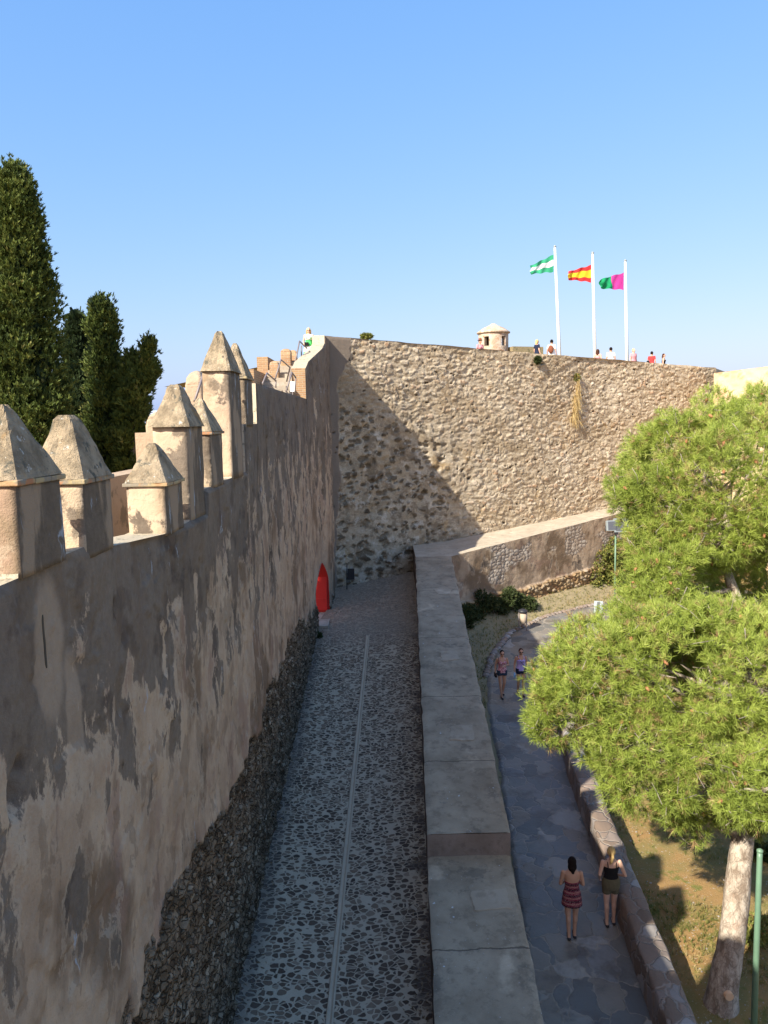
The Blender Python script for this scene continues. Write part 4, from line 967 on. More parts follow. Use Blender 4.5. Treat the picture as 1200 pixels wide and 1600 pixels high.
for li, (c_, r) in enumerate(LC):
    j = min(range(20, 58), key=lambda q: np.linalg.norm(tp[q]-c_)+.4*abs(tp[q][2]-(c_[2]-.8)))
    a = Vector(tp[j]); e2 = Vector(c_); mid = a.lerp(e2, .5)+Vector(rng.normal(0, .12, 3)); mid.z -= .15
    b = MB(); r0 = min(.13, rad[j]*.6); b.tube([a, a.lerp(mid, .5), mid, mid.lerp(e2, .6), e2], [r0, r0*.8, r0*.65, r0*.45, .02], 8)
    for s_ in range(7):
        d_ = Vector(sph(1)[0])*r*.9; d_.z = abs(d_.z)*.4; q0 = mid.lerp(e2, random.uniform(.2, .9)); b.tube([q0, q0+d_*.5+Vector((0, 0, .05)), q0+d_], [.03, .02, .006], 5)
    b.build('branch', M_BARK if li != 10 else M_TWIG, pineE)

# ------------------------------------------------------------------ cypresses
def cypress(px, py, Y, halfw, zbot, label, m, prof, nc, lean=0, seed=0, arms=()):
    T = atY(px, py, Y); e_ = empty('cypress_tree', (T.x, Y, zbot), label, 'tree', 'cypresses behind the battlements')
    H = T.z-zbot; Cc_ = []; Aa = []; Rr = []
    cols = [(np.array([T.x, Y, zbot]), np.array([T.x+lean, Y, T.z]), halfw, nc)]+[(np.array(a), np.array(b_), hw, q) for a, b_, hw, q in arms]
    for (a, b_, hw, q) in cols:
        L = np.linalg.norm(b_-a); 
        t = rng.uniform(0, 1, q); rad_ = hw*np.interp(t, [x for x, _ in prof], [y for _, y in prof])*(.75+.5*vnoise(t*9+seed, np.cos(rng.uniform(0, 6.28, q))*1.5, 4))
        th = rng.uniform(0, 2*math.pi, q); c_ = a+(b_-a)*t[:, None]+np.stack([np.cos(th)*rad_, np.sin(th)*rad_, 0*t], 1)*rng.uniform(.72, 1.12, q)[:, None]
        out = np.stack([np.cos(th)*.4, np.sin(th)*.4, 0*t+1.0], 1); br = rng.uniform(.13, .42, q)*min(1, .55+hw*.4)
        for i in range(q):
            k_ = 26; v = sph(k_)*np.array([1, 1, 1.35]); Cc_.append(c_[i]+v*br[i]*rng.uniform(.5, 1, k_)[:, None]); Aa.append(out[i]+v*.45); Rr.append(np.clip(rng.normal(.12+.72*rng.random(), .10, k_), 0, 1))
    Cc_ = np.concatenate(Cc_); Aa = np.concatenate(Aa); Rr = np.concatenate(Rr)
    leaves('crown', Cc_, Aa, 7, .11, .038, m, e_, (.1, .9), Rr)
    b = MB(); b.tube([(T.x, Y, zbot-.5), (T.x, Y, zbot+H*.5), (T.x+lean*.9, Y, T.z-.4)], [.2, .14, .03], 10)
    for (a, b_, hw, q) in arms: b.tube([Vector(a), Vector(b_)-Vector((0, 0, .3))], [.09, .03], 8)
    # inner core of dense old twigs keeps the column opaque
    b.build('trunk', M_BARK, e_)
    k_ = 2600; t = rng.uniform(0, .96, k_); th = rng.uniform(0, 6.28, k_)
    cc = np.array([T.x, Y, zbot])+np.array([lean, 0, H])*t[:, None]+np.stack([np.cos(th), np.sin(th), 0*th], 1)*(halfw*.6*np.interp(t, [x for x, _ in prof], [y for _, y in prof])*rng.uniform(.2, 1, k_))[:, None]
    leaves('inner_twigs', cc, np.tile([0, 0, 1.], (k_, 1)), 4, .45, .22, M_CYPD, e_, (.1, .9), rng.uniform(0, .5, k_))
    return e_
pf = [(0, .8), (.15, 1), (.45, .97), (.62, .8), (.8, .58), (.93, .42), (.975, .27), (1, .05)]
t1 = atY(25, 245, 22)
cypress(20, 268, 22, 1.12, 4.5, 'tallest broad cypress at the left edge of the view', M_CYP, pf, 1150, seed=1)
cypress(119, 492, 28, .58, 5, 'slim dark cypress between the tallest and the forked one', M_CYPD, [(0, 1), (.6, 1), (.85, .72), (.96, .4), (1, .05)], 420, seed=2)
f1 = atY(195, 690, 24.6); f2 = atY(236, 545, 24.4); f3 = atY(215, 600, 24.4)
cypress(158, 474, 25, .62, 5, 'forked cypress with one arm leaning right over the merlons', M_CYPD if 0 else M_CYP, [(0, 1.2), (.45, 1.15), (.62, .95), (.74, .7), (.86, .48), (.97, .38), (1, .1)], 640, seed=3,
        arms=[(tuple(f1), tuple(atY(233, 538, 24.4)), .36, 120), (tuple(atY(200, 620, 24.4)), tuple(atY(248, 572, 24.4)), .2, 34), (tuple(atY(205, 760, 24.6)), tuple(atY(212, 600, 24.6)), .45, 130), (tuple(atY(190, 640, 24.6)), tuple(atY(205, 552, 24.6)), .2, 34)])
tag(MB().box((-30, 20, 1.5), (48, 60, 2)).build('courtyard_ground', M_SOIL), kind='structure')

# ------------------------------------------------------------------ bushes, ivy, weeds, grass
def bush(name, pts, n, ln, wd, m, label, cat, r=.3, flat=(1, 1, 1)):
    pts = [np.array(p) for p in pts]; c0 = sum(pts)/len(pts)
    e_ = empty(name, (c0[0], c0[1], min(p[2] for p in pts)-r*.6), label, cat)
    C_ = []; A_ = []; Rr = []
    for p in pts:
        q = n//len(pts); v = sph(q); C_.append(p+v*np.array(flat)*r*rng.uniform(.5, 1.05, q)[:, None]); A_.append(v+np.array([0, 0, .4])); Rr.append(np.clip(rng.normal(rng.uniform(.35, .65), .2, q), 0, 1))
    C_ = np.concatenate(C_); A_ = np.concatenate(A_); Rr = np.concatenate(Rr)
    leaves('foliage', C_, A_, 4, ln, wd, m, e_, (.2, 1.3), Rr)
    b = MB(); bs = Vector((c0[0], c0[1], min(p[2] for p in pts)-r))
    for p in pts: b.tube([bs+Vector(rng.normal(0, .05, 3)), (bs+Vector(p))/2+Vector(rng.normal(0, .04, 3)), Vector(p)], [.02, .014, .005], 5)
    b.build('stems', M_TWIG, e_)
cb = []
for i in range(26):
    x = rng.uniform(3.3, 7.0); y = crossY(x)-rng.uniform(.25, .75); top = np.interp(x, [3.2, 4.2, 5.2, 6.2, 7.0], [1.7, 2.3, 2.35, 1.95, 1.45]); cb.append((x, y, rng.uniform(1.15, top)))
bush('dark_shrub', cb, 5200, .10, .05, M_BUSH, 'dark green shrub in the shaded corner below the cross wall', 'shrub', .36)
iv = []
for i in range(95):
    x = rng.uniform(10.6, 16.5); y = crossY(x)-rng.uniform(.05, .45)
    zt_ = np.interp(x, [10.6, 11.6, 13, 16.5], [2.3, 3.2, 4.0, 4.6]); iv.append((x, y, 1.1+(zt_-1.1)*rng.random()))
bush('ivy', iv, 8500, .11, .075, M_IVY, 'sprawling ivy climbing the cross wall beside the floodlight', 'ivy', .38)
w0 = atY(497, 993, 29.3); bush('wall_weed', [(w0.x, 29.3, w0.z), (w0.x+.05, 29.15, w0.z-.08)], 260, .08, .035, M_BUSH, 'small dark weed at the wall foot near the red door', 'weed', .11)
def onb(px, py):  # point on the bastion face
    d_ = ray(px, py); t = ((FO[0]-0)*nn[0]+(FO[1])*nn[1])/(d_.x*nn[0]+d_.y*nn[1]); return Vector((0, 0, CZ))+d_*t
nn = np.array([un[1], -un[0]])
q = onb(837, 563); q = np.array(q)+np.array([nn[0], nn[1], 0])*.12; bush('wall_plant', [q], 260, .12, .05, M_BUSH, 'small green plant rooted high on the bastion near the left pole', 'plant', .15)
q = onb(575, 527); q = np.array(q)+np.array([-nn[0], -nn[1], 0])*.3+np.array([0, 0, .06]); bush('rampart_shrub', [q, q+np.array([.18, 0, .02])], 420, .09, .04, M_IVY, 'low pale green shrub on the bastion top near the stair tower', 'shrub', .16, (1, 1, .6))
# dry hanging grass
C_ = []; A_ = []
for i in range(150):
    t = rng.random()**.8; c_ = onb(901-6*t+rng.normal(0, 1.0+2.6*t), 592+66*t); C_.append(np.array(c_)+np.array([nn[0], nn[1], 0])*rng.uniform(.02, .22)); A_.append([rng.normal(0, .12)+nn[0]*.2, nn[1]*.2, -1])
e_ = empty('hanging_dry_grass', C_[0], 'long tuft of dry yellow grass hanging down the bastion', 'dry plant')
leaves('stalks', np.array(C_), np.array(A_), 3, .45, .02, M_STRAW, e_, (.02, .25))
q = onb(901, 590); v = sph(120); leaves('green_top', np.array(q)+v*.14, v+np.array([0, 0, .5]), 4, .1, .04, M_IVY, e_)
# grass on the slope right of the low wall (nobody could count it)
n = 17000; x = rng.uniform(5.2, 13, n); y = rng.uniform(10, 27, n); dens = fbm(x*.6, y*.6, 66); kp = rng.random(n) < sstep(.38, .62, dens); x = x[kp]; y = y[kp]
z = gnd(np.clip(y, -10, 40))-.12+(fbm(x*.5, y*.5, 3)-.5)*.30*sstep(5.6, 7.5, x)
o = leaves('grass', np.stack([x, y, z-.01], 1), np.tile([0, 0, 1.], (len(x), 1)), 7, .11, .011, M_GRASS, None, (.1, 1.1), np.clip(rng.normal(.5, .25, len(x))+(.5-fbm(x, y, 67))*1.2, 0, 1)); tag(o, kind='stuff')
n = 9000; x = rng.uniform(2.5, 12, n); y = rng.uniform(18, 42, n); kp = (y < crossY(x)-.1) & (x < np.interp(y, [10, 22, 26, 29, 33, 36, 38, 41], [2.35, 3.0, 3.3, 3.8, 5.1, 7.3, 10.3, 16])) & (x > pxl(y)+PW); x = x[kp]; y = y[kp]
z = gnd(np.minimum(y, 39))-.05+sstep(1.2, .1, (crossY(x)-y)*.78)*.45
o = leaves('verge_grass', np.stack([x, y, z], 1), np.tile([0, 0, 1.], (len(x), 1)), 6, .10, .012, M_GRASS, None, (.1, 1.1), np.clip(rng.normal(.45, .25, len(x)), 0, 1)); tag(o, kind='stuff')
# pale stones and litter of dry bark on the slope
b = MB()
for i in range(260):
    x = rng.uniform(5.4, 11); y = rng.uniform(11, 22); z = float(gnd(y))-.12+float((fbm(np.array(x*.5), np.array(y*.5), 3)-.5)*.30*sstep(5.6, 7.5, np.array(x)))
    s_ = rng.uniform(.008, .03); b.ell((x, y, z+s_*.2), (s_*1.3, s_, s_*.6), Matrix.Rotation(rng.random()*6, 3, 'Z'), 6, 4)
tag(b.build('pebbles', concrete('pale_pebbles', (.36, .31, .25), (.50, .45, .38), speck=False)), kind='stuff')
bs = []
for (px, py, Y) in [(1140, 1345, 18.6), (1190, 1380, 17.3), (1195, 1480, 14.8), (1175, 1500, 14.6)]:
    q = atY(px, py, Y); g0 = float(gnd(Y)); q = atY(px, py, Y); bs.append((q.x, Y, g0+.05))
for i, q in enumerate(bs): bush('ground_plant', [q, (q[0]+.15, q[1]+.1, q[2]), (q[0]-.1, q[1]+.12, q[2]+.05)], 700, .10, .04, M_IVY if i > 1 else M_BUSH, ['leafy plant growing behind the pine trunk', 'green plant at the right edge behind the green pole top', 'low green plant right of the green metal pole', 'small green clump between pine trunk and green pole'][i], 'plant', .2, (1, 1, .6))

n = 1500; y = rng.uniform(9, 34, n); side = rng.random(n) < .6
x = np.where(side, pxl(y)-np.abs(rng.normal(0, .22, n))-.02, wx(y)+.12+np.abs(rng.normal(0, .2, n))); kp = rng.random(n) < sstep(.35, .65, fbm(x*1.2, y*.9, 31))+.15; x = x[kp]; y = y[kp]
o = leaves('leaf_litter', np.stack([x, y, wz(x, y)+.012], 1), np.stack([rng.normal(size=len(x)), rng.normal(size=len(x)), x*0+.12], 1), 2, .05, .018, M_STRAW if 0 else leafmat('dry_leaf', [(0, (.08, .05, .025)), (.6, (.22, .14, .07)), (1, (.42, .32, .18))], .8, .1), None, (.0, .8)); tag(o, kind='stuff')
# ------------------------------------------------------------------ lamp post, floodlights, bin, sign
q0 = atY(1178, 1600, 11.6); q1 = atY(1187, 1340, 12.1)
e_ = empty('metal_pole', (q0.x, q0.y, float(gnd(11.6))-.2), 'slim green metal pole at the lower right beside the pine trunk', 'pole')
b = MB(); top = q1+(q1-q0)*.04; b.tube([q0-(q1-q0)*.35, q1, top], [.052, .045, .042], 14); b.build('pole', M_GREENP, e_)
b = MB(); b.lathe((top.x, top.y, top.z-.02), [(.046, 0), (.052, .005), (.05, .04), (.02, .06), (.005, .062)], 16); b.build('cap', M_GREENP, e_)
b = MB(); bp = q0-(q1-q0)*.33; b.lathe((bp.x, bp.y, bp.z-.05), [(.12, 0), (.12, .03), (.075, .08), (.07, .3), (.055, .32)], 16); b.build('base', M_GREENP, e_)
def flood(head, size, rz, tilt, foot, label, two=False):
    e_ = empty('floodlight', foot, label, 'floodlight', 'grey floodlights near the footpath')
    hv = Vector(head); M3 = Matrix.Rotation(rz, 3, 'Z')@Matrix.Rotation(tilt, 3, 'X')
    b = MB(); b.tube([Vector(foot), Vector((hv.x, hv.y, hv.z-size[2]*.55))], .04, 10); b.build('pole', M_GREENP, e_)
    hs_ = [(0, 1)] if not two else [(-.24, .75), (.22, 1.0)]
    for (dx, s_) in hs_:
        c_ = hv+M3@Vector((dx, 0, 0)); sz = (size[0]*(1 if not two else .55)*s_, size[1], size[2]*s_)
        b = MB(); b.rings([[c_+M3@Vector((sx*sz[0]/2*f, yy, sy*sz[2]/2*f)) for sx, sy in ((-1, -1), (1, -1), (1, 1), (-1, 1))] for yy, f in ((sz[1]/2, .55), (sz[1]*.1, .95), (-sz[1]*.35, 1), (-sz[1]/2, 1))], sm=False)
        h_ = bevel(b.build('lamp_head', M_GREY, e_), .015)
        b = MB(); b.box(c_+M3@Vector((0, -sz[1]/2-.006, 0)), (sz[0]*.3 if not two else sz[0]*.8, .012, sz[2]*.8), rot=M3); b.build('glass', M_GLASS, h_)
        b = MB()
        for s2 in (-1, 1): b.tube([c_+M3@Vector((s2*sz[0]*.53, 0, 0)), c_+M3@Vector((s2*sz[0]*.53, 0, -sz[2]*.62)), c_+M3@Vector((0, 0, -sz[2]*.64))], .014, 6)
        b.build('bracket', M_DARK, h_)
    b = MB(); b.box(hv+Vector((0, -.1, -size[2]*.55)), (.16, .12, .12)); b.build('junction_box', M_DARK, e_)
h1 = atY(962, 821, 37.5); flood(h1, (1.3, .3, .66), R(10), R(-8), (h1.x, 37.5, 1.3), 'twin headed grey floodlight on a post before the cross wall', True)
h2 = atY(935, 950, 30.5); flood(h2, (.34, .2, .52), R(-18), R(-35), (h2.x+.1, 30.6, .6), 'single grey floodlight tilted upward just above the pine foliage')
# litter bin
q = atY(817, 986, 34.05); g0 = .82
e_ = empty('litter_bin', (q.x, 34.05, g0), 'litter bin hung between two posts at the bend of the footpath', 'litter bin')
for s_ in (-1, 1): b = MB(); b.tube([(q.x+s_*.17, 34.05, g0-.2), (q.x+s_*.17, 34.05, g0+.92)], .022, 8); b.build('post', M_STEEL, e_)
b = MB(); b.lathe((q.x+.02, 34.05, 0), [(.12, g0+.36), (.135, g0+.37), (.15, g0+.80), (.135, g0+.80), (.11, g0+.42)], 20); b.build('bucket', M_BIN, e_)
b = MB(); b.lathe((q.x, 34.05, 0), [(.2, g0+.84), (.22, g0+.86), (.2, g0+.93), (.1, g0+.98), (.01, g0+.99)], 20); b.build('lid', M_DARK, e_)
# dark sign at the foot of the bastion
q = atY(542, 921, 35.1); e_ = empty('sign_post', (q.x, 35.1, q.z), 'small dark sign on a post at the bastion foot beyond the red door', 'sign')
b = MB(); b.tube([q-Vector((0, 0, .2)), atY(542, 883, 35.1)], .022, 8); b.build('post', M_DARK, e_)
b = MB(); b.box(atY(548.5, 897, 35.1), (.30, .06, .50)); bevel(b.build('panel', M_DARK, e_), .01)

# the watch tower the view is taken from (stands under and behind the viewpoint)
twE = empty('watch_tower', (-1, -5, -2), 'square plastered watch tower standing under the viewpoint', 'tower')
b = MB(); b.box((-2.2, -4.6, 3.1), (7.6, 8.0, 10.4)); b.build('wall', M_INN, twE)
b = MB(); b.box((-3.2, -.8, 9.1), (5.4, .4, 1.5)); b.box((-5.8, -4.6, 9.1), (.4, 7.2, 1.5)); b.build('parapet', M_INN, twE)

# ------------------------------------------------------------------ people
def V3(*a): return Vector(a)
def remesh(o, vox, sm=4, f=.5):
    r = o.modifiers.new('remesh', 'REMESH'); r.mode = 'VOXEL'; r.voxel_size = vox; r.use_smooth_shade = True
    if sm: s_ = o.modifiers.new('smooth', 'SMOOTH'); s_.iterations = sm; s_.factor = f
    return o
def person(loc, face, label, skin, hair, hairstyle, top=None, bottom=None, H=1.66, pose=None, vox=.009, group=None, lean=0, shades=False, hat=None, fem=True, shoes=None):
    """local frame: person faces -Y, x to their left. joints in metres for H=1.66"""
    s = H/1.66
    e_ = empty('person', loc, label, 'person', group, rz=face, scale=s)
    p = dict(hipL=(.085, 0, .90), hipR=(-.085, 0, .90), kneL=(.09, -.01, .49), kneR=(-.09, -.01, .49), ankL=(.09, .02, .09), ankR=(-.09, .02, .09),
             shL=(.165, .0, 1.345), shR=(-.165, .0, 1.345), elL=(.22, .02, 1.09), elR=(-.22, .02, 1.09), wrL=(.235, -.05, .87), wrR=(-.235, -.05, .87), head=(0, -.015, 1.545))
    p.update(pose or {}); p = {a: Vector(b_) for a, b_ in p.items()}
    b = MB()
    sw = 1 if fem else 1.12
    tor = [((0, 0, .80), .135, .10), ((0, .01, .87), .165, .115), ((0, .01, .93), .162, .112), ((0, 0, 1.02), .132, .092), ((0, 0, 1.10), .118, .086), ((0, -.005, 1.18), .135, .10), ((0, -.01, 1.26), .15, .108), ((0, 0, 1.33), .158, .088), ((0, .005, 1.385), .11, .065), ((0, .008, 1.42), .058, .055)]
    def ringz(T, g=0): return [[Vector(c_)+Vector((math.cos(a)*(rx+g), math.sin(a)*(ry+g), 0)) for a in [2*math.pi*i/20 for i in range(20)]] for c_, rx, ry in T]
    if not fem: tor = [(c_, rx*(1.0 if c_[2] < 1.0 else 1.14), ry*1.05) for c_, rx, ry in tor]
    b.rings(ringz(tor))
    if fem:
        for sx in (-1, 1): b.ell((sx*.062, -.088, 1.235), (.055, .05, .055))
    for sd in 'LR':
        b.cap(p['hip'+sd], p['kne'+sd], .088, .056); b.cap(p['kne'+sd], p['ank'+sd], .053, .036)
        mid = p['kne'+sd].lerp(p['ank'+sd], .28)+Vector((0, .014, 0)); b.ell(mid, (.05, .052, .10))
        a = p['ank'+sd]; b.cap(a+Vector((0, .03, -.055)), a+Vector((0, -.13, -.065)), .032, .026)
        b.cap(a+Vector((0, 0, .0)), a+Vector((0, .015, -.05)), .037, .035)
        b.cap(p['sh'+sd], p['el'+sd], .046*sw, .036); b.cap(p['el'+sd], p['wr'+sd], .035, .024)
        # hand
        w_ = p['wr'+sd]; fd = (w_-p['el'+sd]).normalized(); sdv = Vector((0, -1, 0)); sdv = (sdv-fd*sdv.dot(fd)).normalized(); pn = fd.cross(sdv).normalized()
        pc = w_+fd*.05
        b.rings([[w_+fd*t_+sdv*math.cos(a_)*wd+pn*math.sin(a_)*.014 for a_ in [2*math.pi*i/10 for i in range(10)]] for t_, wd in ((0, .022), (.03, .034), (.07, .040), (.095, .036))])
        inw = pn*(1 if sd == 'R' else -1)
        inw = -inw if inw.dot(Vector((-w_.x, 0, 0))) < 0 else inw
        for fi, (of, ln) in enumerate(((.030, .066), (.010, .076), (-.010, .070), (-.029, .054))):
            q0 = w_+fd*.088+sdv*of; q1 = q0+fd*ln*.5+inw*.006; q2 = q1+fd*ln*.32+inw*.018; q3 = q2+fd*ln*.15+inw*.02
            b.tube([q0-fd*.01, q1, q2, q3], [.0095, .009, .008, .006], 7)
        q0 = w_+fd*.025+sdv*.028; b.tube([q0, q0+fd*.03+sdv*.022+inw*.008, q0+fd*.058+sdv*.026+inw*.016], [.012, .010, .008], 7)
    hd = p['head']; nk = Vector((0, .012, 1.38)); b.cap(nk, hd+Vector((0, .02, -.06)), .050, .047)
    b.ell(hd, (.073, .092, .108), n=20, k=14); b.ell(hd+Vector((0, -.025, -.055)), (.052, .06, .058), n=14, k=10)
    b.ell(hd+Vector((0, -.094, -.012)), (.012, .018, .022)); b.ell(hd+Vector((0, -.084, .018)), (.045, .014, .010))
    for sx in (-1, 1): b.ell(hd+Vector((sx*.075, .008, -.008)), (.010, .018, .030))
    body = remesh(b.build('body', skin, e_, local=True), vox, 3)
    if vox < .012:
        for sx in (-1, 1):
            if not shades: MB().ell(hd+Vector((sx*.030, -.083, .0)), (.011, .008, .007)).build('eye', M_DARK, body, local=True)
        MB().ell(hd+Vector((0, -.083, -.058)), (.022, .008, .007)).build('mouth', M_LIP, body, local=True)
    if shades:
        b = MB()
        for sx in (-1, 1): b.ell(hd+Vector((sx*.034, -.088, .004)), (.030, .010, .020))
        b.box(hd+Vector((0, -.095, .010)), (.03, .008, .008))
        for sx in (-1, 1): b.tube([hd+Vector((sx*.062, -.08, .008)), hd+Vector((sx*.078, .01, .005))], .004, 5)
        b.build('sunglasses', M_DARK, e_, local=True)
    # hair
    b = MB(); b.ell(hd+Vector((0, .018, .022)), (.084, .094, .102), n=18, k=12)
    if hairstyle == 'long': b.cap(hd+Vector((0, .06, .0)), hd+Vector((0, .085, -.21)), .082, .055); b.ell(hd+Vector((0, .07, -.12)), (.088, .05, .12)); b.cap(hd+Vector((.075, .0, .0)), hd+Vector((.09, -.02, -.2)), .035, .03); b.cap(hd+Vector((-.075, .0, .0)), hd+Vector((-.09, -.02, -.2)), .035, .03)
    if hairstyle == 'bob': b.ell(hd+Vector((0, .055, -.055)), (.088, .06, .115)); b.cap(hd+Vector((0, .07, -.08)), hd+Vector((-.01, .08, -.165)), .062, .032)
    if hairstyle == 'bun': b.ell(hd+Vector((0, .10, .045)), (.042, .042, .042))
    if hairstyle == 'tail': b.tube([hd+Vector((0, .10, .03)), hd+Vector((.0, .135, -.04)), hd+Vector((.02, .115, -.15)), hd+Vector((.045, .09, -.22))], [.03, .036, .03, .010], 10)
    # keep the face free: shift the hair shell behind a slanted plane
    o = b.build('hair', hair, e_, local=True); me = o.data
    for v in me.vertices:
        lim = hd.y-.052+max(0, (hd.z+.07-v.co.z))*.45
        if v.co.y < lim: v.co.y = lim
    remesh(o, max(.009, vox), 2)
    if hat: MB().lathe(hd+Vector((0, .01, 0)), [(.15, .06), (.155, .068), (.088, .075), (.082, .15), (.05, .165), (.01, .168)], 20).build('hat', hat, e_, local=True)
    def shell(T, g, name, mat_, extra=None, vx=.010):
        b = MB(); b.rings(ringz(T, g))
        if extra: extra(b)
        return remesh(b.build(name, mat_, e_, local=True), max(vx, vox), 3)
    def bust(b):
        if fem:
            for sx in (-1, 1): b.ell((sx*.062, -.092, 1.235), (.060, .054, .058))
    if top:
        kd, mt = top
        if kd == 'tank':
            shell([t for t in tor if .86 < t[0][2] < 1.30], .014, 'tank_top', mt, bust)
            for sx in (-1, 1): MB().tube([(sx*.085, -.095, 1.27), (sx*.095, -.05, 1.36), (sx*.09, .01, 1.395), (sx*.085, .06, 1.36), (sx*.08, .095, 1.27)], .011, 6).build('strap', mt, e_, local=True)
        elif kd == 'crop':
            shell([t for t in tor if .92 < t[0][2] < 1.30], .013, 'vest', mt, bust)
            for sx in (-1, 1): MB().tube([(sx*.085, -.095, 1.27), (sx*.095, -.05, 1.36), (sx*.09, .01, 1.395), (sx*.085, .07, 1.35), (sx*.08, .105, 1.27)], .009, 6).build('strap', mt, e_, local=True)
        elif kd == 'tee':
            def sl(b):
                bust(b)
                for sd in 'LR': b.cap(p['sh'+sd], p['sh'+sd].lerp(p['el'+sd], .5), .06, .055)
            shell([t for t in tor if .84 < t[0][2] < 1.40], .018, 'shirt', mt, sl)
        elif kd == 'dress':
            T = [((0, 0, .50), .235, .19), ((0, 0, .62), .215, .17), ((0, .0, .76), .195, .15)]+[t for t in tor if .86 < t[0][2] < 1.34]
            shell(T, .014, 'dress', mt, bust)
        elif kd == 'tube':
            T = [((0, .01, .70), .19, .15), ((0, .01, .78), .182, .14), ((0, .01, .87), .168, .12)]+[t for t in tor if .90 < t[0][2] < 1.24]
            shell(T, .013, 'dress', mt, bust)
    if bottom:
        kd, mt = bottom; fr = {'shorts': .52, 'short': .32, 'trousers': .96}[kd]
        def lg(b):
            for sd in 'LR':
                h_, k_, a_ = p['hip'+sd], p['kne'+sd], p['ank'+sd]
                if kd == 'trousers': b.cap(h_, k_, .098, .072); b.cap(k_, k_.lerp(a_, .85), .070, .062)
                else: b.tube([h_+Vector((0, 0, .06)), h_.lerp(k_, .15), h_.lerp(k_, fr)], [.098, .098, .088], 14)
        shell([((0, .01, .80), .15, .115)]+[t for t in tor if .86 < t[0][2] < (1.06 if kd == 'shorts' else 1.0)], .021 if kd == 'shorts' else .013, kd if kd != 'short' else 'shorts', mt, lg)
    for sd in 'LR':
        a = p['ank'+sd]; b = MB(); b.cap(a+Vector((0, .04, -.07)), a+Vector((0, -.15, -.076)), .036, .034)
        o = remesh(b.build('shoe', shoes or M_SHOE, e_, local=True), max(.009, vox), 2)
    return e_, p, s
def wp(e_, v): return v
# two women walking away
e1, p, s = person((3.55, 14.75, float(gnd(14.75))+.0), math.pi-.12, 'dark haired woman in red patterned strapless dress seen from behind on the flagstones', M_SKIN, M_HBLK, 'bob', top=('tube', M_STRIPE), H=1.68,
    pose=dict(elL=(.215, -.02, 1.10), wrL=(.10, -.17, 1.08), elR=(-.215, -.02, 1.10), wrR=(-.10, -.17, 1.10), kneL=(.07, .02, .49), ankL=(.055, .06, .10), kneR=(-.075, -.03, .49), ankR=(-.06, -.02, .09)), group='women walking on the flagstone path')
MB().box((0, -.235, 1.12), (.09, .012, .15)).build('phone', M_DARK, e1, local=True)
e2, p, s = person((4.42, 15.1, float(gnd(15.1))), math.pi-.05, 'blond woman in black top and olive shorts seen from behind by the low wall', M_SKIN2, M_HBLD, 'tail', top=('crop', M_BLACKC), bottom=('shorts', M_OLIVE), H=1.66,
    pose=dict(elL=(.235, .05, 1.10), wrL=(.20, -.12, .93), elR=(-.27, .06, 1.09), wrR=(-.14, -.12, 1.0), kneL=(.08, .0, .49), ankL=(.085, .06, .10), kneR=(-.075, -.04, .49), ankR=(-.07, -.03, .09)), group='women walking on the flagstone path')
# two women coming nearer in the distance
e3, p, s = person((3.98, 26.8, float(gnd(26.8))), .10, 'woman in floral pink top, denim shorts and sunglasses walking towards the viewer', M_SKIN, M_HBLK, 'bun', top=('tank', M_FLORAL), bottom=('short', M_DENIM), shades=True,
    pose=dict(elR=(-.225, .03, 1.10), wrR=(-.24, -.03, .88), elL=(.225, -.0, 1.13), wrL=(.05, -.17, 1.16), kneL=(.075, -.02, .49), ankL=(.06, .16, .14), kneR=(-.07, -.05, .49), ankR=(-.04, -.10, .09)), group='women walking on the flagstone path')
o = MB(); o.box((-.23, 0, .80), (.07, .20, .15)); remesh(o.build('handbag', M_BLACKC, e3, local=True), .01, 2); MB().tube([(-.23, 0, .87), (-.19, -.10, 1.15), (-.13, -.03, 1.41), (-.17, .07, 1.3), (-.235, .03, .87)], .008, 6).build('bag_strap', M_BLACKC, e3, local=True)
e4, p, s = person((4.66, 26.95, float(gnd(26.95))), .05, 'woman in lilac top and dark shorts half hidden by the pine', M_SKIN, M_HBRN, 'bun', top=('tank', M_LILAC), bottom=('short', M_NAVY), shades=True,
    pose=dict(kneL=(.08, -.05, .49), ankL=(.06, -.10, .09), kneR=(-.08, .0, .49), ankR=(-.08, .14, .13)), group='women walking on the flagstone path')
MB().tube([(-.13, -.0, 1.40), (-.06, -.14, 1.25), (.08, -.145, 1.08), (.18, -.05, .90), (.12, .12, 1.0), (-.05, .115, 1.3), (-.13, .02, 1.40)], .008, 6).build('bag_strap', M_BLACKC, e4, local=True)
MB().lathe((-.245, -.09, .66), [(.02, 0), (.032, .01), (.032, .14), (.014, .17), (.014, .19)], 14).build('water_bottle', M_WATER, e4, local=True)
# woman on the stairs
q = atY(482, 512, 33.6); e5, p, s = person((q.x, 33.6, q.z-1.66), .1, 'woman in green and white summer dress standing on top of the stairs', M_SKIN2, M_HBLD, 'long', top=('dress', M_GREENC), shades=True, vox=.012, pose=dict(wrR=(-.20, -.12, .95), wrL=(.27, -.02, .90)))
T_ = MB(); T_.rings([[Vector((math.cos(a)*rx, math.sin(a)*ry, z)) for a in [2*math.pi*i/18 for i in range(18)]] for z, rx, ry in ((1.16, .15, .128), (1.24, .168, .16), (1.32, .180, .110), (1.385, .125, .085))]); remesh(T_.build('white_shrug', M_WHITE, e5, local=True), .012, 2)
b = MB(); b.box((-.10, -.17, .98), (.18, .08, .15)); remesh(b.build('handbag', M_BLACKC, e5, local=True), .012, 2)
b = MB(); b.rings([[Vector((math.cos(a)*rx, math.sin(a)*rx*.8, z)) for a in [2*math.pi*i/18 for i in range(18)]] for z, rx in ((.66, .235), (.80, .212), (.90, .195))]); remesh(b.build('white_skirt_band', M_WHITE, e5, local=True), .012, 2)
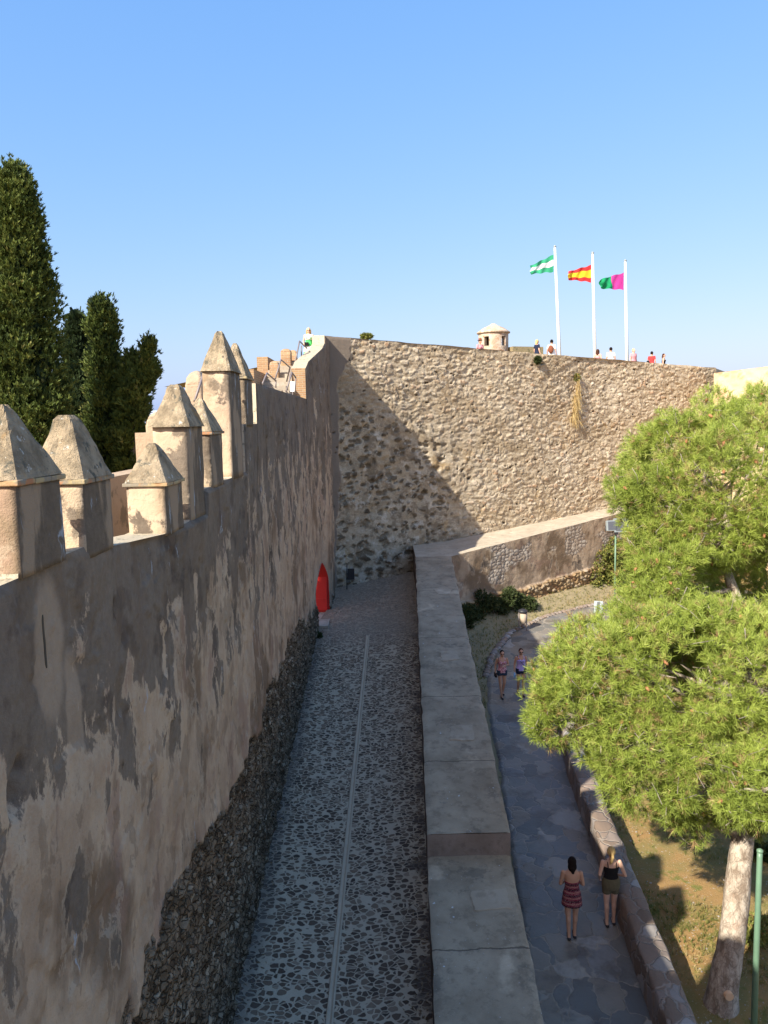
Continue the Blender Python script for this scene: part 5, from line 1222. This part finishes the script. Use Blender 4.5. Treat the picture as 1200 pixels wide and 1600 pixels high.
# rampart visitors
def ramp_person(px, headtop, off, Hh, face, **kw):
    # stands off metres behind the parapet line
    q = Vector(onb(px, headtop)); d_ = ray(px, headtop); yb = q.y+off; P_ = atY(px, headtop, yb)
    return person((P_.x, P_.y, P_.z-Hh), face, vox=.016, H=Hh, group='visitors on the rampart', **kw)
ramp_person(750, 530, 1.4, 1.62, .6, label='person in a brown sun hat beside the sentry turret', skin=M_SKIN, hair=M_HBRN, hairstyle='short', top=('tee', M_PINKC), bottom=('trousers', M_DENIM), hat=M_BROWN)
ramp_person(839, 530.5, 1.3, 1.62, 2.0, label='blond woman in a navy top walking along the rampart, right of the turret', skin=M_SKIN2, hair=M_HBLD, hairstyle='bob', top=('tee', M_NAVY), bottom=('trousers', M_NAVY))
eA, p, s = ramp_person(862, 530.5, 1.3, 1.74, 2.7, label='man in white shirt with a brown backpack by the leftmost flagpole', skin=M_SKIN, hair=M_HBLK, hairstyle='short', top=('tee', M_WHITE), bottom=('trousers', M_DENIM), fem=False)
b = MB(); b.ell((0, .19, 1.16), (.15, .10, .21)); remesh(b.build('backpack', M_BROWN, eA, local=True), .016, 2)
ramp_person(934, 545.5, 1.2, 1.60, 2.6, label='woman with long dark hair beside the middle flagpole', skin=M_SKIN2, hair=M_HBRN, hairstyle='long', top=('tank', M_PINKC), bottom=('trousers', M_DENIM))
ramp_person(954.5, 542.5, 1.2, 1.78, math.pi, label='man in plain white shirt seen from behind between the two right flagpoles', skin=M_SKIN, hair=M_HBLK, hairstyle='short', top=('tee', M_WHITE), bottom=('trousers', M_NAVY), fem=False)
ramp_person(990, 544.5, 1.2, 1.74, .5, label='person in pink shirt just right of the rightmost flagpole', skin=M_SKIN2, hair=M_HBLD, hairstyle='short', top=('tee', M_PINKC), bottom=('trousers', M_WHITE), fem=False)
eB, p, s = ramp_person(1018.5, 549, 1.2, 1.66, 2.4, label='dark haired person in a red top with dark bag on the rampart', skin=M_SKIN, hair=M_HBLK, hairstyle='short', top=('tee', M_REDC), bottom=('trousers', M_NAVY))
b = MB(); b.ell((.17, .12, 1.0), (.10, .10, .15)); remesh(b.build('shoulder_bag', M_BLACKC, eB, local=True), .016, 2)
ramp_person(1037, 552.5, 1.2, 1.62, 1.2, label='woman in black top, rightmost visitor on the rampart', skin=M_SKIN2, hair=M_HBRN, hairstyle='bob', top=('tank', M_BLACKC), bottom=('trousers', M_BLACKC))
print('done build')
